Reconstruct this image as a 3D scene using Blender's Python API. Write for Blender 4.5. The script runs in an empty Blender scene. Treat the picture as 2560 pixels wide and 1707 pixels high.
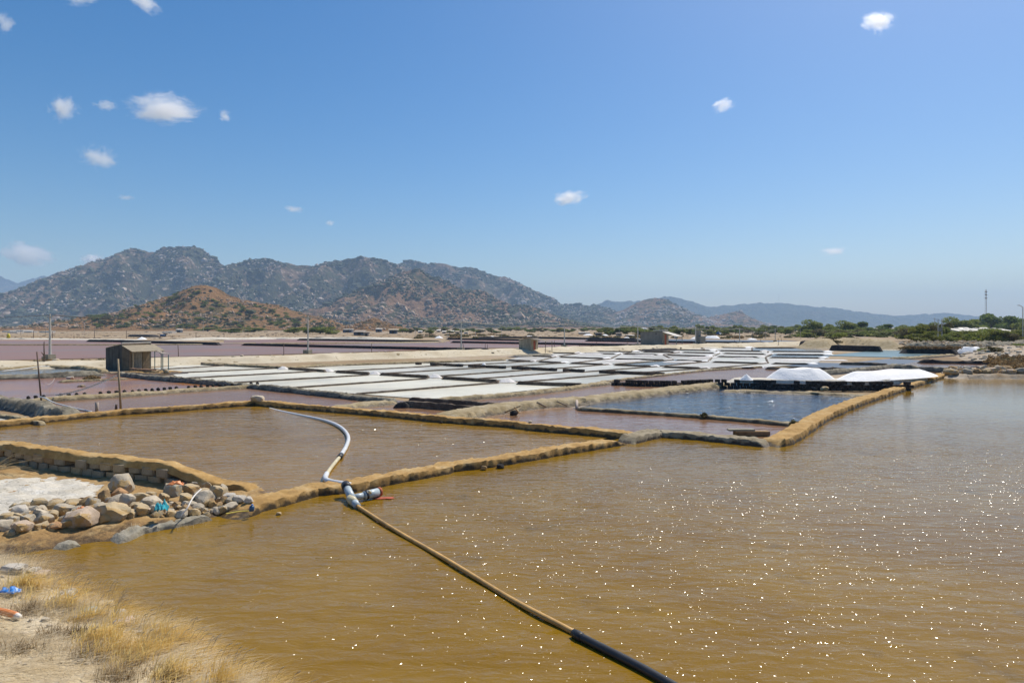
import bpy, math, random
import numpy as np
from mathutils import Vector, noise as mnoise

R = math.radians
rng = np.random.default_rng(7)
random.seed(7)
SC = bpy.context.scene
COL = SC.collection

# ------------------------------------------------------------------ camera, sky, sun, exposure
F, CU, HV, H = 1706.7, 1280.0, 818.0, 4.6        # focal length in photo pixels, centre column, horizon row, eye height
cam = bpy.data.cameras.new('camera')
cam.sensor_width = 36.0
cam.lens = 36.0 * F / 2560.0
cam.shift_y = -(853.5 - HV) / 2560.0
cam.clip_start = 0.1
cam.clip_end = 60000
camo = bpy.data.objects.new('camera', cam)
camo.location = (0, 0, H)
camo.rotation_euler = (R(90), 0, 0)
COL.objects.link(camo)
SC.camera = camo

SUN_AZ, SUN_EL = 40.0, 54.0                       # degrees clockwise from the view direction, above the horizon
W = bpy.data.worlds.new('World')
SC.world = W
W.use_nodes = True
nt = W.node_tree
bg = nt.nodes['Background']
sky = nt.nodes.new('ShaderNodeTexSky')
sky.sky_type = 'NISHITA'
sky.sun_disc = False
sky.sun_elevation = R(SUN_EL)
sky.sun_rotation = R(SUN_AZ)
sky.altitude = 0
sky.air_density = 1.0
sky.dust_density = 1.1
sky.ozone_density = 3.3
hs = nt.nodes.new('ShaderNodeHueSaturation')
hs.inputs['Saturation'].default_value = 1.42
nt.links.new(sky.outputs[0], hs.inputs['Color'])
nt.links.new(hs.outputs[0], bg.inputs[0])
bg.inputs[1].default_value = 0.115
sl = bpy.data.lights.new('sun', 'SUN')
sl.energy = 5.0
sl.angle = R(0.53)
sl.color = (1.0, 0.925, 0.80)
so = bpy.data.objects.new('sun', sl)
sd = Vector((math.sin(R(SUN_AZ)) * math.cos(R(SUN_EL)), math.cos(R(SUN_AZ)) * math.cos(R(SUN_EL)), math.sin(R(SUN_EL))))
so.rotation_euler = sd.to_track_quat('Z', 'Y').to_euler()
so.location = sd * 50
COL.objects.link(so)
SC.view_settings.view_transform = 'Standard'
SC.view_settings.look = 'None'
SC.view_settings.exposure = 0.0
SC.view_settings.gamma = 1.0
SC.view_settings.use_curve_mapping = False
SC.render.engine = 'CYCLES'
cy = SC.cycles
cy.use_denoising = True
cy.max_bounces = 8
cy.diffuse_bounces = 2
cy.glossy_bounces = 3
cy.transmission_bounces = 2
cy.transparent_max_bounces = 8
cy.volume_bounces = 6
cy.volume_step_rate = 1.0
cy.volume_max_steps = 256
cy.sample_clamp_indirect = 6.0
cy.caustics_reflective = False
cy.caustics_refractive = False


# ------------------------------------------------------------------ helpers
def at(u, v, z=0.0):
    """A photo pixel (2560 wide) as the place where it meets the level z."""
    d = (H - z) * F / (v - HV)
    return ((u - CU) * d / F, d, z)


def far(u, v, d):
    """The place seen at pixel (u, v) at distance d."""
    return ((u - CU) * d / F, d, H + (HV - v) * d / F)


def dist(v, z=0.0):
    return (H - z) * F / (v - HV)


def tag(o, label=None, cat=None, group=None, kind=None):
    if label: o['label'] = label
    if cat: o['category'] = cat
    if group: o['group'] = group
    if kind: o['kind'] = kind
    return o


def mesh(name, V, Fc, smooth=False):
    me = bpy.data.meshes.new(name)
    me.from_pydata(V if isinstance(V, list) else [tuple(p) for p in V], [], Fc if isinstance(Fc, list) else Fc.tolist())
    if smooth:
        me.polygons.foreach_set('use_smooth', [True] * len(me.polygons))
        if smooth != True: me.set_sharp_from_angle(angle=R(smooth))
    me.update()
    return me


def obj(name, V, Fc, m, parent=None, smooth=False, loc=None):
    me = mesh(name, V, Fc, smooth)
    if m: me.materials.append(m)
    o = bpy.data.objects.new(name, me)
    if loc is not None: o.location = loc
    if parent is not None: o.parent = parent
    COL.objects.link(o)
    return o


def empty(name, loc, rz=0.0):
    o = bpy.data.objects.new(name, None)
    o.location = loc
    o.rotation_euler = (0, 0, rz)
    o.empty_display_size = 0.2
    COL.objects.link(o)
    return o


def copy_tree(o, parent=None):
    c = o.copy()
    COL.objects.link(c)
    c.parent = parent
    for ch in list(o.children):
        copy_tree(ch, c)
    return c


class MB:
    """collects boxes, bars and tubes into one mesh"""
    def __init__(self): self.V, self.F = [], []

    def add(self, V, Fc):
        n = len(self.V)
        self.V += [tuple(p) for p in V]
        self.F += [[i + n for i in f] for f in Fc]
        return self

    def box(self, x0, x1, y0, y1, z0, z1):
        return self.add([(x0, y0, z0), (x1, y0, z0), (x1, y1, z0), (x0, y1, z0), (x0, y0, z1), (x1, y0, z1), (x1, y1, z1), (x0, y1, z1)],
                        [(0, 3, 2, 1), (4, 5, 6, 7), (0, 1, 5, 4), (1, 2, 6, 5), (2, 3, 7, 6), (3, 0, 4, 7)])

    def prism(self, poly, z0, z1):
        """poly: xy corners anticlockwise; z1 may be a list of top heights"""
        n = len(poly)
        zt = z1 if isinstance(z1, (list, tuple)) else [z1] * n
        V = [(x, y, z0) for x, y in poly] + [(x, y, zt[i]) for i, (x, y) in enumerate(poly)]
        Fc = [list(range(n))[::-1], list(range(n, 2 * n))] + [[i, (i + 1) % n, n + (i + 1) % n, n + i] for i in range(n)]
        return self.add(V, Fc)

    def tube(self, pts, r, n=8, caps=True):
        pts = [Vector(p) for p in pts]
        rs = r if isinstance(r, (list, tuple)) else [r] * len(pts)
        V, Fc = [], []
        t0 = (pts[1] - pts[0]).normalized()
        up = Vector((0, 0, 1)) if abs(t0.z) < 0.9 else Vector((1, 0, 0))
        side = t0.cross(up).normalized()
        for i, p in enumerate(pts):
            t = (pts[min(i + 1, len(pts) - 1)] - pts[max(i - 1, 0)]).normalized()
            side = (side - t * side.dot(t)).normalized()
            b = t.cross(side)
            for k in range(n):
                a = 2 * math.pi * k / n
                V.append(p + (side * math.cos(a) + b * math.sin(a)) * rs[i])
        for i in range(len(pts) - 1):
            for k in range(n):
                Fc.append([i * n + k, i * n + (k + 1) % n, (i + 1) * n + (k + 1) % n, (i + 1) * n + k])
        if caps:
            Fc.append(list(range(n))[::-1])
            Fc.append([(len(pts) - 1) * n + k for k in range(n)])
        return self.add(V, Fc)

    def build(self, name, m, parent=None, smooth=False, loc=None):
        return obj(name, self.V, self.F, m, parent, smooth, loc)


# ---- numpy noise
_P = rng.permutation(4096)
_P = np.concatenate([_P, _P, _P])
_G = rng.random(4096) * 2 - 1


def vnoise(x, y, z=0.0):
    x = np.asarray(x, float); y = np.asarray(y, float); z = np.zeros_like(x) + z
    xi, yi, zi = np.floor(x).astype(int), np.floor(y).astype(int), np.floor(z).astype(int)
    fx, fy, fz = x - xi, y - yi, z - zi
    fx = fx * fx * (3 - 2 * fx); fy = fy * fy * (3 - 2 * fy); fz = fz * fz * (3 - 2 * fz)
    def h(a, b, c):
        return _G[_P[(_P[(_P[a & 4095] + b) & 4095] + c) & 4095]]
    r = 0
    for dz, wz in ((0, 1 - fz), (1, fz)):
        for dy, wy in ((0, 1 - fy), (1, fy)):
            for dx, wx in ((0, 1 - fx), (1, fx)):
                r = r + h(xi + dx, yi + dy, zi + dz) * wx * wy * wz
    return r


def fbm(x, y, z=0.0, o=4, g=0.5):
    r, a, s = 0, 1.0, 1.0
    for i in range(o):
        r = r + a * vnoise(np.asarray(x) * s + 17.3 * i, np.asarray(y) * s - 9.1 * i, np.asarray(z) * s + 3.7 * i)
        a *= g; s *= 2.03
    return r


def seg_dist(px, py, poly, closed=False):
    """distance of points to a polyline"""
    d = np.full(np.shape(px), 1e9)
    n = len(poly)
    for i in range(n if closed else n - 1):
        ax, ay = poly[i][:2]; bx, by = poly[(i + 1) % n][:2]
        dx, dy = bx - ax, by - ay
        t = np.clip(((px - ax) * dx + (py - ay) * dy) / (dx * dx + dy * dy + 1e-12), 0, 1)
        d = np.minimum(d, np.hypot(px - ax - t * dx, py - ay - t * dy))
    return d


def inside(px, py, poly):
    c = np.zeros(np.shape(px), bool)
    n = len(poly)
    for i in range(n):
        ax, ay = poly[i][:2]; bx, by = poly[(i + 1) % n][:2]
        if ay == by: continue
        c ^= ((ay > py) != (by > py)) & (px < (bx - ax) * (py - ay) / (by - ay) + ax)
    return c


def grid_faces(nx, ny, keep=None):
    i = np.arange((nx - 1) * (ny - 1))
    r, c = i // (nx - 1), i % (nx - 1)
    a = r * nx + c
    q = np.stack([a, a + 1, a + nx + 1, a + nx], 1)
    return q if keep is None else q[keep]


def compact(V, Fc):
    used = np.unique(Fc)
    m = np.full(len(V), -1)
    m[used] = np.arange(len(used))
    return V[used], m[Fc]


def resample(pts, step):
    out = []
    for i in range(len(pts) - 1):
        a, b = Vector(pts[i]), Vector(pts[i + 1])
        n = max(1, int((b - a).length / step))
        for k in range(n):
            out.append(a.lerp(b, k / n))
    out.append(Vector(pts[-1]))
    return out


def smooth_line(pts, n=2):
    pts = [Vector(p) for p in pts]
    for _ in range(n):
        q = [pts[0]]
        for i in range(len(pts) - 1):
            q.append(pts[i].lerp(pts[i + 1], 0.25)); q.append(pts[i].lerp(pts[i + 1], 0.75))
        q.append(pts[-1]); pts = q
    return pts


# ------------------------------------------------------------------ materials
def nodes(name):
    m = bpy.data.materials.new(name)
    m.use_nodes = True
    t = m.node_tree
    return m, t, t.nodes['Principled BSDF'], t.nodes.new, t.links.new


def coords(t, kind='Object', scale=(1, 1, 1), rot=(0, 0, 0)):
    tc = t.nodes.new('ShaderNodeTexCoord')
    mp = t.nodes.new('ShaderNodeMapping')
    mp.inputs['Scale'].default_value = scale
    mp.inputs['Rotation'].default_value = rot
    t.links.new(tc.outputs[kind], mp.inputs[0])
    return mp.outputs[0]


def noise_tex(t, co, scale, detail=4, rough=0.55, dist_=0.0):
    n = t.nodes.new('ShaderNodeTexNoise')
    n.inputs['Scale'].default_value = scale
    n.inputs['Detail'].default_value = detail
    n.inputs['Roughness'].default_value = rough
    n.inputs['Distortion'].default_value = dist_
    t.links.new(co, n.inputs['Vector'])
    return n.outputs['Fac']


def ramp(t, fac, stops):
    r = t.nodes.new('ShaderNodeValToRGB')
    while len(r.color_ramp.elements) < len(stops): r.color_ramp.elements.new(0.5)
    for e, (p, c) in zip(r.color_ramp.elements, stops):
        e.position = p
        e.color = (*c, 1) if len(c) == 3 else c
    t.links.new(fac, r.inputs[0])
    return r.outputs[0]


def mixc(t, fac, a, b, mode='MIX'):
    m = t.nodes.new('ShaderNodeMix')
    m.data_type = 'RGBA'
    m.blend_type = mode
    for s, v in ((0, fac), (6, a), (7, b)):
        if hasattr(v, 'links'): t.links.new(v, m.inputs[s])
        elif s == 0: m.inputs[0].default_value = v
        else: m.inputs[s].default_value = (*v, 1)
    return m.outputs[2]


def mapr(t, v, a, b, c=0.0, d=1.0):
    m = t.nodes.new('ShaderNodeMapRange')
    m.inputs[1].default_value, m.inputs[2].default_value, m.inputs[3].default_value, m.inputs[4].default_value = a, b, c, d
    t.links.new(v, m.inputs[0])
    return m.outputs[0]


def bump(t, b, height, distance, strength=1.0):
    n = t.nodes.new('ShaderNodeBump')
    n.inputs['Strength'].default_value = strength
    n.inputs['Distance'].default_value = distance
    t.links.new(height, n.inputs['Height'])
    t.links.new(n.outputs[0], b.inputs['Normal'])
    return n


def earth(name, cols, scale=2.0, rough=0.95, bump_d=0.02, bump_s=12.0, wet=None, speck=None):
    """mottled ground: cols = three tones; wet = (colour, level) darkens the soaked foot; speck = scattered tone"""
    m, t, b, new, link = nodes(name)
    co = coords(t)
    c = ramp(t, noise_tex(t, co, scale, 6, 0.65), [(0.32, cols[0]), (0.5, cols[1]), (0.68, cols[2])])
    fine = noise_tex(t, co, bump_s, 6, 0.7)
    c = mixc(t, mapr(t, fine, 0.35, 0.65, 0.0, 0.55), c, cols[0])
    if speck:
        c = mixc(t, mapr(t, noise_tex(t, co, scale * speck[1], 5, 0.7), speck[2], speck[2] + 0.06), c, speck[0])
    if wet:
        g = new('ShaderNodeNewGeometry')
        s = new('ShaderNodeSeparateXYZ')
        link(g.outputs['Position'], s.inputs[0])
        z = new('ShaderNodeMath'); z.operation = 'ADD'
        n2 = mapr(t, noise_tex(t, co, 3.0, 4), 0.3, 0.7, -wet[1] * 0.7, wet[1] * 0.7)
        link(s.outputs[2], z.inputs[0]); link(n2, z.inputs[1])
        k = mapr(t, z.outputs[0], wet[1] * 0.35, wet[1], 1.0, 0.0)
        c = mixc(t, k, c, wet[0])
        link(mapr(t, k, 0, 1, rough, 0.45), b.inputs['Roughness'])
    else:
        b.inputs['Roughness'].default_value = rough
    link(c, b.inputs['Base Color'])
    b.inputs['Specular IOR Level'].default_value = 0.25
    bump(t, b, fine, bump_d)
    return m


def water(name, c1, c2, blotch=0.15, rough=0.06, wave=0.02, wscale=5.0, stretch=(0.45, 1.0, 1.0), rot=8, spec=0.5, stain=None, lo=0.38, hi=0.62, fine=None, calm=None, facets=None):
    m, t, b, new, link = nodes(name)
    co = coords(t)
    c = ramp(t, noise_tex(t, co, blotch, 5, 0.6, 0.6), [(lo, c1), (hi, c2)])
    if stain:  # patches of a second tone; in the pans partly painted sky reflection
        c = mixc(t, mapr(t, noise_tex(t, co, stain[1], 4, 0.6), stain[2], stain[2] + 0.1, 0, stain[3]), c, stain[0])
    link(c, b.inputs['Base Color'])
    b.inputs['Roughness'].default_value = rough
    b.inputs['IOR'].default_value = 1.33
    b.inputs['Specular IOR Level'].default_value = spec
    wc = coords(t, 'Object', stretch, (0, 0, R(rot)))
    a0 = noise_tex(t, wc, wscale, 3, 0.55, 0.4)
    a = a0
    if fine:
        af = noise_tex(t, wc, wscale * fine[0], 2, 0.5, 0.3)
        sf = new('ShaderNodeMath'); sf.operation = 'MULTIPLY_ADD'
        link(af, sf.inputs[0]); sf.inputs[1].default_value = fine[1]; link(a0, sf.inputs[2])
        a = sf.outputs[0]
    a2 = noise_tex(t, wc, wscale * 0.35, 2, 0.5)
    gust = mapr(t, noise_tex(t, co, 0.09, 3, 0.5), 0.35, 0.65, 0.55, 1.15)
    s = new('ShaderNodeMath'); s.operation = 'MULTIPLY_ADD'
    link(a2, s.inputs[0]); s.inputs[1].default_value = 1.6; link(a, s.inputs[2])
    s2 = new('ShaderNodeMath'); s2.operation = 'MULTIPLY'
    link(s.outputs[0], s2.inputs[0]); link(gust, s2.inputs[1])
    if calm:                                           # the wind dies down towards the far end of the lake
        sp = new('ShaderNodeSeparateXYZ'); link(co, sp.inputs[0])
        s3 = new('ShaderNodeMath'); s3.operation = 'MULTIPLY'
        link(s2.outputs[0], s3.inputs[0]); link(mapr(t, sp.outputs[1], calm[0], calm[1], 1.0, 0.3), s3.inputs[1])
        s2 = s3
    bn = bump(t, b, s2.outputs[0], wave)
    if facets:
        # capillary ripples: a thin clear skin whose small facets each lean their own way and catch the sun one by one
        vo = new('ShaderNodeTexVoronoi')
        vo.inputs['Scale'].default_value = 1.0
        link(coords(t, 'Object', (facets[0], facets[0] * 0.62, 1.0), (0, 0, R(14))), vo.inputs['Vector'])
        sv = new('ShaderNodeSeparateXYZ'); link(vo.outputs['Color'], sv.inputs[0])
        sx = new('ShaderNodeMath'); sx.operation = 'ADD'; link(sv.outputs[0], sx.inputs[0]); link(sv.outputs[2], sx.inputs[1])
        cx_ = mapr(t, sx.outputs[0], 0.0, 2.0, -facets[1], facets[1])
        cy_ = mapr(t, sv.outputs[1], 0.0, 1.0, -facets[1] * 0.95, facets[1] * 0.95)
        cb = new('ShaderNodeCombineXYZ'); link(cx_, cb.inputs[0]); link(cy_, cb.inputs[1])
        if calm:
            cs = new('ShaderNodeVectorMath'); cs.operation = 'SCALE'
            link(cb.outputs[0], cs.inputs[0]); link(mapr(t, sp.outputs[1], calm[0] - 4, calm[1] - 8, 1.0, 0.15), cs.inputs['Scale'])
            cb = cs
        av = new('ShaderNodeVectorMath'); av.operation = 'ADD'; link(cb.outputs[0], av.inputs[0]); link(bn.outputs[0], av.inputs[1])
        nv = new('ShaderNodeVectorMath'); nv.operation = 'NORMALIZE'; link(av.outputs[0], nv.inputs[0])
        link(nv.outputs[0], b.inputs['Coat Normal'])
        b.inputs['Coat Weight'].default_value = facets[2]
        b.inputs['Coat Roughness'].default_value = facets[3]
        b.inputs['Coat IOR'].default_value = 1.33
    return m


def plain(name, c, rough=0.7, var=0.25, scale=3.0, metal=0.0, bump_d=0.0, bump_s=20, streak=None):
    m, t, b, new, link = nodes(name)
    co = coords(t)
    d = tuple(x * (1 - var) for x in c)
    e = tuple(min(1, x * (1 + var * 0.6)) for x in c)
    cc = ramp(t, noise_tex(t, co, scale, 6, 0.65), [(0.33, d), (0.66, e)])
    if streak:
        sc = coords(t, 'Object', (streak[1], streak[1], streak[1] * 0.15))
        cc = mixc(t, mapr(t, noise_tex(t, sc, 1.0, 5, 0.7), streak[2], streak[2] + 0.15, 0, 0.85), cc, streak[0])
    link(cc, b.inputs['Base Color'])
    b.inputs['Roughness'].default_value = rough
    b.inputs['Metallic'].default_value = metal
    if bump_d: bump(t, b, noise_tex(t, co, bump_s, 5, 0.65), bump_d)
    return m


M = {}
M['ground'] = earth('sandy ground', [(0.21, 0.135, 0.07), (0.36, 0.265, 0.155), (0.54, 0.48, 0.40)], 0.035, bump_d=0.03, bump_s=1.4, speck=((0.12, 0.10, 0.045), 2.2, 0.57))
M['ochre'] = earth('ochre bank mud', [(0.30, 0.175, 0.058), (0.48, 0.30, 0.11), (0.58, 0.43, 0.22)], 1.6, bump_d=0.03, bump_s=9, wet=((0.075, 0.05, 0.022), 0.15))
M['tan'] = earth('tan bank sand', [(0.25, 0.19, 0.10), (0.40, 0.32, 0.19), (0.50, 0.43, 0.30)], 1.4, bump_d=0.05, bump_s=8, wet=((0.10, 0.07, 0.035), 0.14))
M['greybank'] = earth('grey bank clay', [(0.13, 0.115, 0.085), (0.26, 0.23, 0.17), (0.42, 0.38, 0.29)], 1.5, bump_d=0.07, bump_s=7, wet=((0.05, 0.042, 0.03), 0.14))
M['greytan'] = earth('grey tan bank clay', [(0.20, 0.16, 0.10), (0.35, 0.295, 0.20), (0.46, 0.40, 0.29)], 1.6, bump_d=0.04, bump_s=9, wet=((0.07, 0.05, 0.03), 0.13))
M['blackclay'] = earth('black clay', [(0.022, 0.02, 0.022), (0.045, 0.04, 0.04), (0.10, 0.09, 0.075)], 2.0, bump_d=0.04, bump_s=8)
M['bund'] = earth('dark bund mud', [(0.07, 0.052, 0.04), (0.12, 0.09, 0.065), (0.24, 0.19, 0.14)], 1.6, bump_d=0.03, bump_s=8)
M['crust'] = earth('white salt crust', [(0.50, 0.45, 0.36), (0.66, 0.61, 0.51), (0.76, 0.73, 0.66)], 1.8, bump_d=0.06, bump_s=8, speck=((0.30, 0.26, 0.19), 2.6, 0.60))
M['shoreland'] = earth('ochre shore earth', [(0.26, 0.15, 0.06), (0.42, 0.27, 0.11), (0.52, 0.40, 0.22)], 1.2, bump_d=0.05, bump_s=9, wet=((0.10, 0.06, 0.025), 0.16))
M['bankland'] = earth('straw strewn sand', [(0.42, 0.31, 0.17), (0.60, 0.49, 0.31), (0.76, 0.68, 0.53)], 1.1, bump_d=0.06, bump_s=10, wet=((0.20, 0.13, 0.05), 0.10))
M['road'] = earth('pale sand road', [(0.46, 0.38, 0.25), (0.60, 0.52, 0.38), (0.68, 0.62, 0.49)], 0.25, bump_d=0.04, bump_s=2, speck=((0.26, 0.2, 0.11), 4.0, 0.6))
M['greycrust'] = earth('grey mud crust', [(0.23, 0.205, 0.15), (0.34, 0.31, 0.24), (0.44, 0.40, 0.32)], 2.5, bump_d=0.04, bump_s=14)

M['w_fore'] = water('brown brine near', (0.205, 0.112, 0.006), (0.245, 0.140, 0.011), 0.25, 0.05, 0.042, 4.6, spec=0.31, stain=((0.10, 0.062, 0.014), 0.5, 0.60, 0.45), calm=(20, 40), facets=(46, 0.62, 0.13, 0.09))
M['w_basin'] = water('ochre brine', (0.235, 0.125, 0.012), (0.285, 0.158, 0.020), 0.3, 0.06, 0.045, 4.0, spec=0.30, facets=(26, 0.9, 0.10, 0.05), stain=((0.14, 0.085, 0.03), 0.5, 0.62, 0.5))
M['w_blue'] = water('clear dark brine', (0.012, 0.022, 0.04), (0.02, 0.03, 0.05), 0.3, 0.12, 0.09, 2.2, (0.6, 1, 1), facets=(9, 0.7, 0.2, 0.05))
M['w_pink'] = water('rosy brown brine', (0.22, 0.115, 0.055), (0.28, 0.155, 0.085), 0.25, 0.12, 0.04, 3.0, spec=0.4)
M['w_mauve'] = water('mauve brine', (0.20, 0.105, 0.055), (0.25, 0.145, 0.08), 0.12, 0.25, 0.05, 2.0, spec=0.28)
M['w_red'] = water('red algae brine', (0.27, 0.12, 0.075), (0.26, 0.155, 0.115), 0.10, 0.2, 0.03, 2.5, spec=0.4, stain=((0.36, 0.15, 0.035), 0.13, 0.46, 0.95))
M['w_far'] = water('far mauve brine', (0.30, 0.145, 0.088), (0.235, 0.165, 0.135), 0.022, 0.35, 0.03, 1.0, (0.2, 1, 1), spec=0.14)
M['w_farblue'] = water('far blue brine', (0.05, 0.06, 0.075), (0.08, 0.085, 0.10), 0.03, 0.35, 0.03, 1.0)
M['w_teal'] = water('teal brine', (0.10, 0.17, 0.17), (0.14, 0.21, 0.2), 0.03, 0.3, 0.03, 1.0)
M['w_grey'] = water('grey brine', (0.10, 0.10, 0.09), (0.15, 0.14, 0.12), 0.1, 0.2, 0.03, 2.0)
M['pan_a'] = water('milky brine over salt', (0.62, 0.57, 0.44), (0.76, 0.72, 0.59), 0.09, 0.3, 0.006, 3.0, spec=0.10, stain=((0.47, 0.45, 0.38), 0.11, 0.50, 0.55))  # grey patches: brine puddles with their sky reflection put into the colour
M['pan_b'] = water('pale crystallizing brine', (0.50, 0.48, 0.40), (0.64, 0.61, 0.53), 0.07, 0.3, 0.006, 3.0, spec=0.12, stain=((0.38, 0.36, 0.29), 0.09, 0.50, 0.6))  # same puddle patches, the reflected sky painted in as a greyer tone
M['pan_c'] = water('salt rimmed brine', (0.46, 0.42, 0.35), (0.66, 0.62, 0.54), 0.06, 0.3, 0.006, 3.0, spec=0.12, stain=((0.78, 0.75, 0.71), 0.09, 0.60, 0.8))
M['salt'] = plain('raw salt', (0.90, 0.89, 0.87), 0.9, 0.06, 2.0, bump_d=0.05, bump_s=5)
M['saltgrey'] = plain('damp salt', (0.74, 0.70, 0.66), 0.8, 0.12, 3.0, bump_d=0.04, bump_s=7)


def sheet(name, px, z, m, extra=()):
    """a level water sheet or flat floor given by photo points, plus world points"""
    V = [at(u, v, z) for u, v in px] + [(x, y, z) for x, y in extra]
    a = sum(V[i][0] * V[(i + 1) % len(V)][1] - V[(i + 1) % len(V)][0] * V[i][1] for i in range(len(V)))
    idx = list(range(len(V)))
    o = obj(name, V, [idx if a > 0 else idx[::-1]], m)
    o['kind'] = 'structure'
    return o


def bank(name, px, w, h, m, step=0.3, crest=0.45, rough=0.12, label=None, cat='bank', group=None, base=-0.08, world=None, parent=None, kind=None, jit=0.5, freq=1.0, taper=0.55):
    """an earth bank whose crest centre passes through the photo points px"""
    pts = [at(u, v, h) for u, v in px] if world is None else world
    P = np.array([tuple(p) for p in resample(pts, step)])[:, :2]
    if len(P) > 6:                                     # soften the corners a little
        for _ in range(2):
            P[1:-1] = 0.25 * P[:-2] + 0.5 * P[1:-1] + 0.25 * P[2:]
    T = np.gradient(P, axis=0)
    T /= np.linalg.norm(T, axis=1)[:, None] + 1e-9
    N = np.stack([T[:, 1], -T[:, 0]], 1)
    off = np.array([-1, -0.86, -0.7, -0.56, -0.42, -0.22, 0, 0.22, 0.42, 0.56, 0.7, 0.86, 1.0])
    prof = np.array([0, 0.22, 0.55, 0.85, 0.97, 1.0, 1.0, 1.0, 0.97, 0.85, 0.55, 0.22, 0])
    a = np.abs(off)
    offs = np.where(a <= 0.42, off / 0.42 * crest, np.sign(off) * (crest + (a - 0.42) / 0.58 * (1 - crest)))
    nx, ny = len(off), len(P)
    O = np.tile(offs * w * 0.5, (ny, 1))
    X = P[:, 0][:, None] + N[:, 0][:, None] * O
    Y = P[:, 1][:, None] + N[:, 1][:, None] * O
    s = freq / max(w * 0.5, 0.05)
    n1 = fbm(X * s * 0.35, Y * s * 0.35, 1.3, 4, 0.55)
    n2 = fbm(X * s * 2.8, Y * s * 2.8, 5.1, 4, 0.6)
    L_ = np.concatenate([[0], np.cumsum(np.linalg.norm(np.diff(P, axis=0), axis=1))])
    tap = np.clip(np.minimum(L_, L_[-1] - L_) / max(taper * w, 0.25), 0, 1)
    tap = (tap * tap * (3 - 2 * tap))[:, None]
    wob = fbm(np.tile(P[:, 0][:, None], (1, nx)) * s * 0.5 + 31, np.tile(P[:, 1][:, None], (1, nx)) * s * 0.5, 2.2, 3) * jit * w * 0.10
    X = X + N[:, 0][:, None] * (wob + n2 * w * rough * 0.16 * (prof < 0.99))
    Y = Y + N[:, 1][:, None] * (wob + n2 * w * rough * 0.16 * (prof < 0.99))
    Z = base + (h - base) * prof[None, :] * (1 + rough * 0.8 * n1 + rough * 0.55 * n2) * (0.12 + 0.88 * tap)
    Z[:, 0] = Z[:, -1] = base
    Z[0, :] = Z[-1, :] = base
    V = np.stack([X.ravel(), Y.ravel(), Z.ravel()], 1)
    Fc = grid_faces(nx, ny)
    o = obj(name, V, Fc[:, ::-1], m, parent, smooth=38)
    if kind: o['kind'] = kind
    elif parent is None: tag(o, label, cat, group)
    return o


def icosphere(sub):
    import bmesh
    bm = bmesh.new()
    bmesh.ops.create_icosphere(bm, subdivisions=sub, radius=1.0)
    V = np.array([v.co[:] for v in bm.verts])
    Fc = [[v.index for v in f.verts] for f in bm.faces]
    bm.free()
    return V, Fc


ICO = {k: icosphere(k) for k in (1, 2, 3, 4)}


def rock_verts(seed, sx, sy, sz, sub=3, planes=6, sharp=0.02, nz=0.05):
    r = np.random.default_rng(seed)
    V, Fc = ICO[sub]
    N = r.normal(size=(planes, 3)); N /= np.linalg.norm(N, axis=1)[:, None]
    N = np.concatenate([N, [[1, .1, 0], [-1, 0, .1], [0, 1, .1], [0, -1, 0], [.1, 0, 1], [0, 0, -1]]])
    N /= np.linalg.norm(N, axis=1)[:, None]
    D = np.concatenate([0.58 + 0.40 * r.random(planes), 0.74 + 0.2 * r.random(6)])
    dots = V @ N.T
    rr = np.where(dots > 1e-3, D[None, :] / np.maximum(dots, 1e-3), 9.0)
    sharp = min(sharp, 0.028)
    k = 1.0 / sharp
    rad = -np.log(np.exp(-k * rr).sum(1)) / k
    rad = np.clip(rad, 0.3, 1.15)
    o = r.random(3) * 50
    rad = rad * (1 + nz * fbm(V[:, 0] * 2.2 + o[0], V[:, 1] * 2.2 + o[1], V[:, 2] * 2.2 + o[2], 4, 0.6))
    P = V * rad[:, None] * np.array([sx, sy, sz])
    return P, Fc


def rotz(P, a, tx=0.0, ty=0.0):
    c, s = math.cos(a), math.sin(a)
    P = P @ np.array([[c, s, 0], [-s, c, 0], [0, 0, 1]])
    c, s = math.cos(tx), math.sin(tx)
    P = P @ np.array([[1, 0, 0], [0, c, s], [0, -s, c]])
    c, s = math.cos(ty), math.sin(ty)
    return P @ np.array([[c, 0, -s], [0, 1, 0], [s, 0, c]])


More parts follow.
